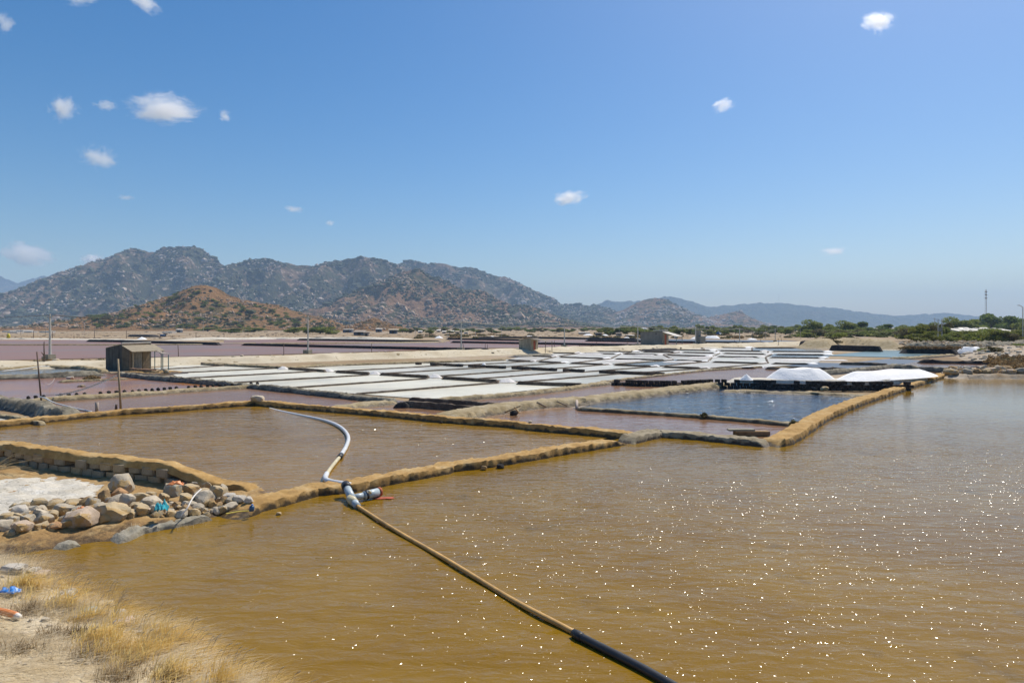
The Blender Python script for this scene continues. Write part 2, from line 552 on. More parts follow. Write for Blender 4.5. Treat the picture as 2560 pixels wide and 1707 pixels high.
def mound(name, u, v, wpx, hpx, m, depth=0.6, flat=0.0, seed=1, label=None, cat='salt pile', group=None, z0=0.0, taper=0.75, rot=0.0):
    """a heap of salt whose foot centre is at pixel (u, v)"""
    x, y, _ = at(u, v, z0)
    s = y / F
    w, h = wpx * s, hpx * s
    n, k = 40, 24
    V, Fc = [], []
    for j in range(k + 1):
        t = j / k
        for i in range(n):
            a = 2 * math.pi * i / n
            e = 0.55 + 0.45 * flat
            lx = math.copysign(abs(math.cos(a)) ** e, math.cos(a))
            rr = t
            ridge = flat * 0.62
            px = lx * (ridge * (1 if t > 0 else 0) * min(1, t * 30) + (1 - ridge) * rr) if flat else math.cos(a) * rr
            py = math.sin(a) * rr
            zz = 1 - rr ** 1.15
            if flat > 0.4:
                q_ = min(1.0, (1 - rr) / 0.62)
                zz = q_ * (1.25 - 0.25 * q_) * (0.94 + 0.06 * (1 - rr))
            nn = mnoise.fractal(Vector((px * 3 + seed * 7, py * 3, zz * 2 + seed)), 0.8, 2.0, 4) * 0.07
            edge = 1 + 0.10 * mnoise.noise(Vector((math.cos(a) * 2 + seed, math.sin(a) * 2, 3.0)))
            zz = max(-0.02, zz * (1 + 0.12 * mnoise.noise(Vector((px * 2.5 + seed * 3, 1.0, seed)))) + nn * (0.25 + rr) * (1 - rr * 0.8))
            lx_, ly_ = px * w * 0.5 * edge, py * w * 0.5 * depth * edge
            V.append((x + lx_ * math.cos(rot) - ly_ * math.sin(rot), y + lx_ * math.sin(rot) + ly_ * math.cos(rot), z0 - 0.02 + zz * h))
    for j in range(k):
        for i in range(n):
            Fc.append([j * n + i, (j + 1) * n + i, (j + 1) * n + (i + 1) % n, j * n + (i + 1) % n])
    o = obj(name, V, Fc, m, smooth=True)
    return tag(o, label, cat, group)


# ------------------------------------------------------------------ ground and ponds
gs = 14000
obj('ground', [(-gs, -300, -0.10), (gs, -300, -0.10), (gs, 11800, -0.10), (-gs, 11800, -0.10)], [[0, 1, 2, 3]], M['ground'])['kind'] = 'structure'

sheet('pond_water', [(-500, 1440), (20, 1385), (413, 1305), (640, 1255), (782, 1222), (1118, 1164), (1385, 1126), (1568, 1093), (1641, 1078),
                     (1768, 1084), (1932, 1102), (1971, 1086), (2151, 1001), (2330, 940), (2420, 930), (2560, 936), (2900, 936)], 0.0, M['w_fore'],
      extra=[(75, 45), (75, 3), (-9, 3)])
sheet('basin_water', [(-260, 1076), (0, 1054), (299, 1027), (650, 1004), (1103, 1043), (1573, 1084), (1385, 1121), (1118, 1158), (782, 1214),
                      (640, 1240), (416, 1205), (0, 1135), (-260, 1105)], -0.006, M['w_basin'])
# ponds behind the golden banks
sheet('pond_water', [(667, 1004), (830, 1018), (912, 1008), (994, 1000), (926, 993), (803, 980), (640, 966), (326, 986), (60, 999), (190, 1035), (299, 1027), (544, 1010)], -0.012, M['w_mauve'])
sheet('pond_water', [(830, 1018), (1103, 1042), (1120, 1034), (1225, 1019), (1040, 1006), (994, 1000)], -0.016, M['w_pink'])
sheet('pond_water', [(1103, 1042), (1348, 1062), (1573, 1082), (1641, 1076), (1932, 1100), (1990, 1060), (1824, 1044), (1552, 1026), (1443, 1019), (1275, 1017)], -0.018, M['w_pink'])
sheet('pond_water', [(1443, 1019), (1552, 1026), (1824, 1044), (1990, 1062), (2190, 988), (1783, 962), (1552, 995)], -0.02, M['w_blue'])
sheet('pond_water', [(1100, 1003), (1275, 1012), (1552, 985), (1690, 968), (1530, 960), (1330, 979)], -0.022, M['w_mauve'])
sheet('pond_water', [(-200, 1002), (60, 998), (326, 984), (544, 969), (640, 964), (490, 952), (381, 944), (299, 936), (245, 933), (-200, 944)], -0.024, M['w_red'])
sheet('pond_water', [(-200, 940), (136, 936), (250, 931), (235, 921), (0, 922), (-200, 924)], -0.026, M['w_grey'])
sheet('salt_pan', [(-200, 1068), (-60, 1062), (60, 1050), (66, 1042), (0, 1036), (-200, 1040)], -0.004, M['pan_b'])
sheet('pond_water', [(1530, 955), (1770, 926), (1910, 917), (2110, 923), (2050, 936), (2020, 950), (1800, 957)], -0.028, M['w_mauve'])
# far lakes beyond the road
sheet('pond_water', [(-700, 901), (0, 900), (400, 892), (640, 887), (960, 878), (1157, 871), (967, 867), (640, 860), (550, 861), (0, 861.5), (-700, 862)], -0.03, M['w_far'])
sheet('pond_water', [(-700, 859), (0, 860), (560, 860), (640, 859), (550, 857), (218, 850), (-700, 850)], -0.034, M['w_far'])
sheet('pond_water', [(640, 859.5), (967, 866.5), (1157, 870), (1300, 869), (1607, 861), (1416, 857.5), (1127, 853), (640, 855)], -0.032, M['w_far'])
sheet('pond_water', [(560, 856), (1103, 853), (1103, 851.5), (743, 847), (560, 850)], -0.036, M['w_far'])
sheet('pond_water', [(1127, 853), (1416, 857.5), (1607, 861), (1920, 855), (1462, 849), (1280, 848), (1116, 845)], -0.038, M['w_far'])
sheet('pond_water', [(1462, 849), (1920, 855), (2000, 852), (1500, 846)], -0.04, M['w_farblue'])
# ponds at the right beyond the salt heaps
sheet('pond_water', [(2105, 922), (2240, 914), (2227, 910), (2030, 906), (1960, 914)], -0.02, M['w_farblue'])
sheet('pond_water', [(2110, 908), (2235, 911), (2370, 903), (2290, 900), (2229, 896)], -0.024, M['w_farblue'])
sheet('pond_water', [(2060, 889), (2230, 893), (2370, 886), (2380, 878), (2200, 875)], -0.03, M['w_teal'])
sheet('pond_water', [(2120, 925), (2240, 918), (2390, 925), (2350, 932), (2150, 934)], -0.02, M['w_mauve'])
sheet('pond_water', [(2240, 914), (2390, 921), (2480, 912), (2292, 904)], -0.018, M['w_pink'])


# ------------------------------------------------------------------ hills
def hill_material(name, scrub, dry, rock, rock_at, dry_at, sc):
    m, t, b, new, link = nodes(name)
    co = coords(t)
    big = noise_tex(t, co, 0.0035 * sc, 5, 0.6)
    mid = noise_tex(t, co, 0.02 * sc, 6, 0.7)
    fine = noise_tex(t, co, 0.07 * sc, 5, 0.75)
    c = mixc(t, mapr(t, fine, 0.3, 0.7), tuple(x * 0.55 for x in scrub), tuple(x * 1.35 for x in scrub))
    s = new('ShaderNodeMath'); s.operation = 'MULTIPLY_ADD'
    link(big, s.inputs[0]); s.inputs[1].default_value = 0.9; link(mid, s.inputs[2])
    c = mixc(t, mapr(t, s.outputs[0], dry_at, dry_at + 0.12, 0, 0.9), c, dry)
    vo = new('ShaderNodeTexVoronoi')
    vo.inputs['Scale'].default_value = 0.045 * sc
    link(coords(t, 'Object', (1, 1, 0.7)), vo.inputs['Vector'])
    s2 = new('ShaderNodeMath'); s2.operation = 'MULTIPLY_ADD'
    link(vo.outputs['Distance'], s2.inputs[0]); s2.inputs[1].default_value = -0.25; link(mid, s2.inputs[2])
    s3 = new('ShaderNodeMath'); s3.operation = 'MULTIPLY_ADD'
    link(fine, s3.inputs[0]); s3.inputs[1].default_value = 0.5; link(s2.outputs[0], s3.inputs[2])
    c = mixc(t, mapr(t, s3.outputs[0], rock_at, rock_at + 0.07), c, rock)
    link(c, b.inputs['Base Color'])
    b.inputs['Roughness'].default_value = 0.95
    b.inputs['Specular IOR Level'].default_value = 0.1
    bump(t, b, s3.outputs[0], 14.0 / sc)
    return m


M['hill_main'] = hill_material('granite hill', (0.060, 0.063, 0.036), (0.185, 0.122, 0.082), (0.46, 0.365, 0.295), 0.73, 0.93, 1.0)
M['hill_dry'] = hill_material('dry hill', (0.072, 0.072, 0.036), (0.25, 0.145, 0.085), (0.42, 0.31, 0.23), 0.78, 0.84, 1.2)
M['hill_orange'] = hill_material('orange hill', (0.105, 0.085, 0.038), (0.265, 0.145, 0.062), (0.36, 0.27, 0.17), 0.79, 0.80, 3.0)
M['hill_far'] = hill_material('wooded far hill', (0.05, 0.06, 0.035), (0.13, 0.10, 0.07), (0.34, 0.27, 0.22), 0.80, 1.05, 0.6)
HILLS = {}


def hill(name, px, D, w, m, nx=260, ny=90, gully=0.3, crag=0.02, label=None, seed=0, back=0.6):
    px = sorted(px)
    us = np.array([p[0] for p in px]); vs = np.array([p[1] for p in px])
    xs = (us - CU) / F * D
    hs = np.maximum(0, H + (HV - vs) * D / F)
    X1 = np.linspace(xs[0] - w * 0.2, xs[-1] + w * 0.2, nx)
    Y1 = np.concatenate([np.linspace(D - w, D, int(ny * 0.75)), np.linspace(D, D + w * back, ny - int(ny * 0.75) + 1)[1:]])
    X, Y = np.meshgrid(X1, Y1)
    def height(X, Y):
        P = np.interp(X, xs, hs, left=0, right=0)
        # blur the profile away from the ridge so that spurs die out
        t = np.clip((Y - (D - w)) / w, 0, 1)
        tb = np.clip((Y - D) / (w * back), 0, 1)
        wf = fbm(X / (w * 0.35) + seed, Y / (w * 0.5), seed, 2) * 0.18
        tt = np.clip(t * (1 + wf * (1 - t)), 0, 1)
        sh = (tt ** 1.35) * (1 - tb) ** 1.2
        rid = 1 - np.abs(fbm(X / (w * 0.22) + 5.3 + seed, Y / (w * 0.45) + seed, 0.4 + seed, 4))
        g = gully * P * (rid - 0.75) * sh * (1 - sh) * 2.2
        fine = crag * hs.max() * fbm(X / (w * 0.035), Y / (w * 0.035), seed + 9, 4, 0.6) * np.clip(P / (hs.max() * 0.25), 0, 1) * np.clip(sh * 3, 0, 1)
        return P * sh + g + fine - 3 * (1 - np.clip(P / 20, 0, 1)) - 1.5
    Z = np.maximum(height(X, Y), -6)
    V = np.stack([X.ravel(), Y.ravel(), Z.ravel()], 1)
    o = obj(name, V, grid_faces(nx, len(Y1)), m, smooth=False)
    o['kind'] = 'structure'
    HILLS[name + str(seed)] = (height, X1[0], X1[-1], D - w, D + w * 0.1, hs.max())
    return o


hill('mountain', [(-260, 660), (-120, 672), (0, 691), (40, 706), (91, 697), (139, 684), (194, 682), (260, 690), (330, 712), (420, 770), (500, 815)], 9300, 1900, M['hill_far'], seed=1, gully=0.5)
hill('mountain', [(1400, 815), (1450, 785), (1489, 763), (1518, 751), (1573, 753), (1620, 751), (1650, 744), (1679, 741), (1720, 750), (1774, 767), (1812, 763), (1850, 760), (1900, 757), (1948, 757), (2013, 765), (2060, 767), (2122, 775),
                  (2180, 783), (2231, 790), (2265, 789), (2296, 786), (2325, 785), (2351, 781), (2380, 784), (2416, 792), (2449, 800), (2560, 812), (2700, 816)], 8600, 1900, M['hill_far'], nx=420, seed=2, gully=0.45, crag=0.03)
hill('mountain', [(860, 700), (940, 672), (995, 657), (1025, 651), (1048, 652), (1072, 658), (1116, 658), (1145, 668), (1189, 669), (1226, 688), (1262, 691), (1295, 706), (1335, 726), (1372, 741), (1405, 761), (1430, 759),
                  (1460, 763), (1489, 763), (1518, 768), (1555, 786), (1590, 806), (1640, 817)], 4700, 1200, M['hill_main'], nx=380, ny=130, seed=3, gully=0.85, crag=0.012)
hill('mountain', [(-330, 800), (-140, 778), (0, 761), (73, 754), (102, 743), (135, 724), (165, 702), (197, 680), (227, 666), (256, 653), (292, 635), (329, 622), (358, 624), (388, 629), (409, 618), (450, 615), (483, 613), (505, 622),
                  (530, 642), (563, 664), (585, 659), (622, 648), (669, 644), (713, 657), (779, 666), (823, 655), (860, 648), (911, 642), (951, 646), (992, 660), (1030, 690), (1090, 730), (1160, 775), (1230, 812)], 3700, 1150, M['hill_main'], nx=520, ny=170, seed=4, gully=0.95, crag=0.012)
hill('hill', [(700, 815), (780, 780), (860, 743), (926, 713), (970, 695), (1006, 679), (1043, 672), (1079, 691), (1116, 702), (1152, 721), (1211, 728), (1244, 746), (1280, 761), (1335, 768), (1390, 790), (1450, 808), (1500, 816)], 2700, 800, M['hill_dry'], nx=360, ny=130, seed=5, gully=0.85, crag=0.016)
hill('hill', [(1440, 815), (1500, 797), (1555, 775), (1585, 760), (1609, 748), (1639, 744), (1664, 746), (1693, 764), (1720, 777), (1760, 795), (1800, 812), (1840, 817)], 4300, 800, M['hill_dry'], nx=220, ny=90, seed=6, gully=0.6, crag=0.018)
hill('hill', [(1700, 815), (1750, 797), (1784, 790), (1818, 782), (1850, 776), (1866, 787), (1886, 800), (1920, 814), (1940, 817)], 4150, 500, M['hill_dry'], nx=140, ny=70, seed=7, gully=0.6, crag=0.03)
hill('hill', [(180, 817), (205, 813), (234, 799), (270, 781), (318, 772), (366, 759), (402, 748), (457, 726), (486, 713), (515, 708), (541, 717), (570, 735), (603, 746), (658, 755), (713, 766), (768, 785), (823, 796), (860, 807), (920, 816)], 1150, 330, M['hill_orange'], nx=260, ny=120, seed=8, gully=0.5, crag=0.02)
hill('hill', [(830, 817), (860, 812), (895, 803), (925, 793), (937, 791), (955, 797), (985, 808), (1020, 815), (1040, 817)], 900, 90, M['hill_orange'], nx=100, ny=60, seed=9, gully=0.5, crag=0.07)


def scatter(name, key, n, sub, size, m, zmin=0.05, seed=0, thresh=None, sq=0.7, label=None):
    hf, x0, x1, y0, y1, hm = HILLS[key]
    r = np.random.default_rng(seed)
    X = x0 + (x1 - x0) * r.random(n * 6); Y = y0 + (y1 - y0) * r.random(n * 6)
    Z = hf(X, Y)
    k = Z > zmin * hm
    if thresh is not None:
        k &= fbm(X / thresh[1], Y / thresh[1], seed, 3) > thresh[0] + 0.25 * (r.random(len(X)) - 0.5)
    X, Y, Z = X[k][:n], Y[k][:n], Z[k][:n]
    Vb, Fb = ICO[sub]
    Fb = np.array(Fb)
    VV, FF = [], []
    nv = len(Vb)
    for i in range(len(X)):
        s = size * math.exp(r.normal() * 0.42)
        P = Vb * (1 + 0.25 * r.normal(size=(nv, 1))) * np.array([s * (0.8 + 0.5 * r.random()), s * (0.8 + 0.5 * r.random()), s * sq])
        VV.append(P + np.array([X[i], Y[i], Z[i] + s * 0.1])); FF.append(Fb + nv * i)
    o = obj(name, np.concatenate(VV), np.concatenate(FF), m)
    o['kind'] = 'stuff'
    return o


M['granite'] = plain('pale granite', (0.45, 0.37, 0.305), 0.9, 0.3, 0.08)
M['granite_warm'] = plain('warm granite', (0.38, 0.27, 0.185), 0.9, 0.3, 0.1)
M['hillscrub'] = plain('hill scrub leaves', (0.056, 0.066, 0.028), 0.95, 0.4, 0.06)
M['shrubleaf'] = plain('shrub leaves', (0.060, 0.065, 0.022), 0.9, 0.45, 0.8)
scatter('hillside_boulders', 'mountain4', 3600, 1, 4.6, M['granite'], 0.06, 11, (0.16, 130), 0.8)
scatter('hillside_scrub', 'mountain4', 9000, 1, 6.2, M['hillscrub'], 0.04, 12, (-0.25, 220), 0.55)
scatter('hillside_boulders', 'mountain3', 1100, 1, 5.0, M['granite'], 0.1, 13, (0.2, 150), 0.8)
scatter('hillside_scrub', 'mountain3', 3500, 1, 8.0, M['hillscrub'], 0.05, 14, (-0.25, 220), 0.55)
scatter('hillside_boulders', 'hill5', 1600, 1, 4.0, M['granite_warm'], 0.05, 15, (0.05, 120), 0.8)
scatter('hillside_scrub', 'hill5', 5000, 1, 4.6, M['hillscrub'], 0.02, 16, (-0.12, 130), 0.6)
scatter('hillside_boulders', 'hill6', 1100, 1, 5.0, M['granite'], 0.05, 17, (-0.1, 120), 0.8)
scatter('hillside_scrub', 'hill6', 1600, 1, 6.0, M['hillscrub'], 0.02, 18, (-0.05, 120), 0.55)
scatter('hillside_boulders', 'hill7', 500, 1, 4.0, M['granite'], 0.05, 19, (-0.1, 100), 0.8)
scatter('hillside_boulders', 'hill8', 1500, 1, 1.3, M['granite_warm'], 0.03, 20, (0.12, 45), 0.75)
scatter('hillside_scrub', 'hill8', 1500, 1, 1.5, M['shrubleaf'], 0.03, 21, (0.10, 50), 0.6)
scatter('hillside_boulders', 'hill9', 240, 1, 0.9, M['granite_warm'], 0.03, 22, None, 0.75)


# ------------------------------------------------------------------ clouds and haze
def cloud_material():
    m = bpy.data.materials.new('cloud vapour')
    m.use_nodes = True
    t = m.node_tree
    for n in list(t.nodes):
        if n.type != 'OUTPUT_MATERIAL': t.nodes.remove(n)
    out = [n for n in t.nodes if n.type == 'OUTPUT_MATERIAL'][0]
    v = t.nodes.new('ShaderNodeVolumePrincipled')
    v.inputs['Color'].default_value = (1, 1, 1, 1)
    v.inputs['Anisotropy'].default_value = 0.55
    tc = t.nodes.new('ShaderNodeTexCoord')
    oi = t.nodes.new('ShaderNodeObjectInfo')
    sub = t.nodes.new('ShaderNodeVectorMath'); sub.operation = 'ADD'
    rnd = t.nodes.new('ShaderNodeMath'); rnd.operation = 'MULTIPLY'; rnd.inputs[1].default_value = 90
    t.links.new(oi.outputs['Random'], rnd.inputs[0])
    t.links.new(tc.outputs['Object'], sub.inputs[0]); t.links.new(rnd.outputs[0], sub.inputs[1])
    n = noise_tex(t, sub.outputs[0], 2.6, 8, 0.66, 0.5)
    ln = t.nodes.new('ShaderNodeVectorMath'); ln.operation = 'LENGTH'
    t.links.new(tc.outputs['Object'], ln.inputs[0])
    fall = mapr(t, ln.outputs['Value'], 0.1, 1.0, 0.34, -0.70)
    n = mapr(t, n, 0.25, 0.75, 0.05, 0.95)
    s = t.nodes.new('ShaderNodeMath'); s.operation = 'ADD'
    t.links.new(n, s.inputs[0]); t.links.new(fall, s.inputs[1])
    d = mapr(t, s.outputs[0], 0.40, 0.95, 0.0, 1.0)
    # the object's own colour alpha scales its thickness
    k = t.nodes.new('ShaderNodeMath'); k.operation = 'MULTIPLY'
    t.links.new(d, k.inputs[0]); t.links.new(oi.outputs['Alpha'], k.inputs[1])
    t.links.new(k.outputs[0], v.inputs['Density'])
    t.links.new(v.outputs[0], out.inputs['Volume'])
    return m


M['cloud'] = cloud_material()
CLOUDS = [  # u, v, width, height, tilt, thickness, label
    (412, 272, 215, 84, 0, 9, 'largest bright white cloud, long and flat, in the upper sky'),
    (159, 274, 74, 74, -32, 5, 'small upright cloud puff just beside the largest cloud'),
    (265, 264, 64, 34, 0, 2.5, 'thin double wisp between the upright puff and the largest cloud'),
    (562, 290, 42, 36, -30, 3, 'tiny slanting wisp off the tip of the largest cloud'),
    (245, 394, 110, 72, -8, 4, 'soft grey white puff below the largest cloud'),
    (72, 640, 150, 78, -12, 9, 'soft hazy cloud low above the far blue mountains'),
    (232, 650, 76, 42, 0, 9, 'small cloud touching the slope of the tallest mountain'),
    (1421, 496, 112, 44, 13, 7, 'small crisp white cloud alone above the middle hills'),
    (2195, 55, 95, 60, -10, 6, 'ragged small white cloud high near the bright side of the sky'),
    (1807, 263, 66, 40, 10, 4, 'tiny ragged cloud beneath the ragged cloud up high'),
    (2085, 628, 84, 26, 3, 4, 'thin flat cloud low above the long far ridge'),
    (360, 8, 110, 50, -30, 4, 'wisp of cloud cut off by the top of the picture above the largest cloud'),
    (200, -2, 110, 34, 0, 3, 'faint cloud along the top of the picture near the corner'),
    (10, 58, 64, 60, -40, 3, 'soft cloud scrap at the top corner of the picture'),
    (735, 523, 66, 22, -6, 2.5, 'faint narrow streak of cloud above the saddle of the mountains'),
    (825, 558, 30, 18, 0, 2.5, 'tiniest round scrap of cloud just above the mountain ridge'),
    (315, 494, 56, 18, 0, 1.6, 'faint streak of cloud above the peak of the tallest mountain'),
]
CV, CF = ICO[3]
cm = mesh('cloud', CV, CF)
cm.materials.append(M['cloud'])
for i, (u, v, w, h, tilt, th, lab) in enumerate(CLOUDS):
    D = 7000 if v < 400 else 9500
    x, y, z = far(u, v, D)
    o = bpy.data.objects.new('cloud', cm)
    o.location = (x, y, z)
    sw, sh = w * D / F * 0.75, h * D / F * 0.78
    o.scale = (sw, (sw + sh) * 0.5, sh)
    o.rotation_euler = (0, R(-tilt), 0)
    o.color = (1, 1, 1, th / (sw + sh) * 1.7)
    COL.objects.link(o)
    tag(o, lab, 'cloud', 'small fair weather clouds')

hm = bpy.data.materials.new('haze')
hm.use_nodes = True
ht = hm.node_tree
for n in list(ht.nodes):
    if n.type != 'OUTPUT_MATERIAL': ht.nodes.remove(n)
hv = ht.nodes.new('ShaderNodeVolumePrincipled')
hv.inputs['Color'].default_value = (0.50, 0.72, 1.0, 1)
hv.inputs['Density'].default_value = 1e-4
hv.inputs['Anisotropy'].default_value = 0.0
ht.links.new(hv.outputs[0], [n for n in ht.nodes if n.type == 'OUTPUT_MATERIAL'][0].inputs['Volume'])
MB().box(-14500, 14500, -400, 12300, -7.5, 620).build('haze', hm)['kind'] = 'stuff'

# ------------------------------------------------------------------ banks between the near ponds
bank('earth_bank', [(545, 1280), (590, 1266), (640, 1250), (700, 1234), (782, 1212), (875, 1204), (965, 1186), (1100, 1163), (1118, 1157), (1202, 1148), (1268, 1139), (1385, 1119), (1568, 1091)], 0.82, 0.23, M['ochre'], 0.09, 0.8, 0.2,
     'long ochre mud bank crossing the picture, the white pipe passes through it', freq=1.2, taper=1.6)
bank('earth_bank', [(1560, 1092), (1600, 1082), (1645, 1074), (1700, 1076), (1768, 1082), (1906, 1096), (1932, 1099)], 0.95, 0.27, M['greytan'], 0.10, 0.74, 0.2,
     'grey crusted bank bending between the ochre bank and the corner of the brown lake')
bank('earth_bank', [(1915, 1098), (1950, 1092), (1990, 1072), (2036, 1041), (2100, 1014), (2151, 996), (2265, 961), (2361, 932), (2395, 925)], 1.0, 0.27, M['ochre'], 0.12, 0.8, 0.22,
     'straight sandy bank running away along the brown lake to the salt heaps')
bank('earth_bank', [(-260, 1074), (0, 1052), (109, 1042), (207, 1032), (299, 1024), (420, 1017), (544, 1008), (650, 1000)], 0.75, 0.25, M['ochre'], 0.13, 0.78, 0.16,
     'far ochre bank of the basin with the two wooden poles behind it')
bank('earth_bank', [(640, 1000), (667, 1003), (830, 1016), (967, 1027), (1103, 1040), (1280, 1052), (1348, 1060), (1568, 1078), (1600, 1082)], 0.66, 0.27, M['ochre'], 0.13, 0.78, 0.16,
     'straight ochre bank with a dark shaded side behind the curved white pipe')
bank('earth_bank', [(1095, 1040), (1130, 1032), (1202, 1019), (1275, 1009), (1385, 998), (1458, 991), (1552, 982), (1688, 967), (1783, 957), (1815, 953)], 2.0, 0.32, M['tan'], 0.16, 0.6, 0.2,
     'broad tan sand bank leading to the corner of the black block wall')
bank('earth_bank', [(1440, 1017), (1552, 1024), (1688, 1032), (1824, 1042), (1978, 1056), (1998, 1058)], 0.55, 0.16, M['tan'], 0.2, 0.4, 0.18,
     'narrow low bank along the front of the dark blue pond')
bank('earth_bank', [(820, 1017), (870, 1010), (912, 1005), (960, 1001), (1000, 998)], 1.5, 0.22, M['tan'], 0.2, 0.45, 0.18,
     'short pale sand bank ending at the pair of black clay ridges')
bank('clay_ridge', [(1003, 1001), (1035, 1003), (1120, 1009), (1211, 1016), (1230, 1019)], 0.42, 0.34, M['bund'], 0.18, 0.5, 0.12,
     'nearer of two black clay ridges beside the rosy triangular pond', 'clay ridge', 'pair of black clay ridges')
bank('clay_ridge', [(1020, 993), (1100, 997), (1180, 1002), (1266, 1009)], 0.42, 0.28, M['bund'], 0.18, 0.5, 0.12,
     'farther of two black clay ridges, bordering the mauve pond', 'clay ridge', 'pair of black clay ridges')
bank('clay_ridge', [(985, 1003), (1005, 1004), (1028, 1003)], 0.6, 0.34, M['blackclay'], 0.16, 0.5, 0.15,
     'short black clay stub at the head of the two long clay ridges', 'clay ridge')
bank('earth_bank', [(299, 930), (381, 939), (490, 947), (571, 954), (673, 963), (803, 976), (926, 989), (992, 996)], 0.9, 0.34, M['greybank'], 0.22, 0.42, 0.25,
     'grey crusted bank along the near edge of the milky salt pans', jit=0.9)
b10 = bank('earth_bank', [(40, 998), (163, 991), (245, 986), (326, 981), (435, 973), (544, 966), (640, 961)], 1.1, 0.24, M['tan'], 0.22, 0.42, 0.2,
           'low tan bank topped by a row of dark clods along the red pond')
r_ = np.random.default_rng(5)
kl = MB()
for p in resample([at(u, v, 0.20) for u, v in [(62, 996), (163, 989), (245, 984.5), (326, 980), (435, 971.5), (544, 964.5), (640, 960)]], 0.42):
    if r_.random() < 0.2: continue
    P, Fb = rock_verts(int(r_.integers(1e6)), 0.15, 0.13, 0.17, 1)
    kl.add(P + np.array(p) + np.array([0, 0.25 + 0.1 * r_.random(), 0.02]), Fb)
kl.build('clod_row', M['blackclay'], b10)['kind'] = 'stuff'
bank('earth_bank', [(-200, 975), (0, 990), (68, 1001), (109, 1009), (150, 1018), (186, 1024)], 1.5, 0.5, M['greybank'], 0.18, 0.35, 0.25,
     'thick grey clay bank at the picture edge beside the small white pan', jit=0.8)
bank('earth_bank', [(-200, 1030), (0, 1035), (40, 1040), (80, 1048), (108, 1055)], 0.5, 0.16, M['tan'], 0.16, 0.42, 0.2,
     'thin tan kerb of mud around the small white pan')
bank('earth_bank', [(-300, 938), (0, 936), (136, 932), (245, 928), (262, 927)], 1.6, 0.4, M['greybank'], 0.3, 0.4, 0.3,
     'dark grey bank behind the red pond, ending at the dark hut', jit=0.9)
bank('earth_bank', [(-300, 921), (0, 919), (109, 913), (204, 914), (245, 921), (262, 924)], 1.2, 0.3, M['tan'], 0.3, 0.4, 0.3,
     'pale sand bank along the far side of the grey pond near the big pole')
bank('mud_islet', [(136, 952), (175, 950.5), (230, 948), (280, 945.5), (330, 943)], 1.3, 0.12, M['tan'], 0.25, 0.4, 0.35,
     'low mud islet with dull green scrub in the red pond', 'mud bank', jit=1.2)
bank('mud_islet', [(192, 963.5), (203, 962.5), (214, 963)], 0.5, 0.10, M['tan'], 0.15, 0.4, 0.3,
     'tiny yellow mud islet alone in the red pond', 'mud bank')

# ------------------------------------------------------------------ salt pans
WORDS = ['nearest', 'second', 'third']
row1 = [((375, 921), (505, 907)), ((395, 922), (585, 911)), ((422, 931), (692, 919)), ((449, 944), (800, 926)), ((571, 955), (926, 935)), ((713, 968), (1073, 944)), ((877, 983), (1250, 954)), ((1095, 999), (1472, 960))]
row2 = [((735, 918), (1040, 906)), ((830, 927), (1120, 911.5)), ((935, 933), (1230, 916)), ((1075, 940), (1334, 922)), ((1180, 946), (1430, 927)), ((1300, 953), (1553, 932)), ((1467, 959), (1661, 937))]
row3 = [((1040, 906), (1266, 898)), ((1140, 912), (1340, 901.5)), ((1240, 917), (1417, 905)), ((1345, 923), (1526, 909)), ((1458, 928), (1647, 914)), ((1560, 932), (1773, 918.5)), ((1661, 937), (1906, 917))]
row4 = [((1266, 899), (1324, 888)), ((1340, 902), (1391, 890)), ((1427, 906), (1527, 895)), ((1530, 909), (1683, 898)), ((1647, 914), (1770, 902)), ((1773, 919), (1920, 906)), ((1906, 918), (2040, 908))]
row5 = [((1324, 888), (1375, 880)), ((1391, 890), (1450, 881.5)), ((1527, 895), (1552, 883)), ((1683, 898), (1658, 885.5)), ((1770, 902), (1783, 889)), ((1920, 906), (1914, 891.5)), ((2040, 908), (2070, 893))]
row6 = [((1375, 880), (1385, 874)), ((1450, 881.5), (1449, 876)), ((1552, 883), (1600, 878)), ((1658, 885.5), (1700, 879)), ((1783, 889), (1800, 881.5)), ((1914, 891.5), (1930, 884)), ((2070, 893), (2080, 885))]
row7 = [((1560, 876), (1560, 871)), ((1672, 878), (1672, 872)), ((1791, 881), (1791, 875)), ((1920, 884), (1920, 877)), ((2080, 885), (2080, 878))]
row8 = [((1640, 871), (1650, 867)), ((1760, 874), (1760, 867)), ((1880, 876), (1880, 868)), ((2080, 878), (2010, 868.5))]
pz = 0.0
for ri, (row, mm) in enumerate([(row1, 'pan_a'), (row2, 'pan_b'), (row3, 'pan_b'), (row4, 'pan_c'), (row5, 'pan_c'), (row6, 'pan_c'), (row7, 'pan_c'), (row8, 'pan_c')]):
    for i in range(len(row) - 1):
        (a, b), (c, d) = row[i], row[i + 1]
        mk = mm
        if ri == 1 and i == 0: mk = 'pan_a'
        if ri >= 3 and (i * 7 + ri * 3) % 5 == 0: mk = 'w_grey' if ri % 2 else 'pan_b'
        sheet('salt_pan', [a, b, d, c], -0.045 - 0.0015 * ((i + 3 * ri) % 7), M[mk])


def shared_copies(name, first):
    return first


def low_bund(a, b, w, h, m, label, group, step=0.5, jit=0.4):
    bank('bund', [a, b], w, h, m, step, 0.5, 0.12, label, 'bund', group, jit=jit)


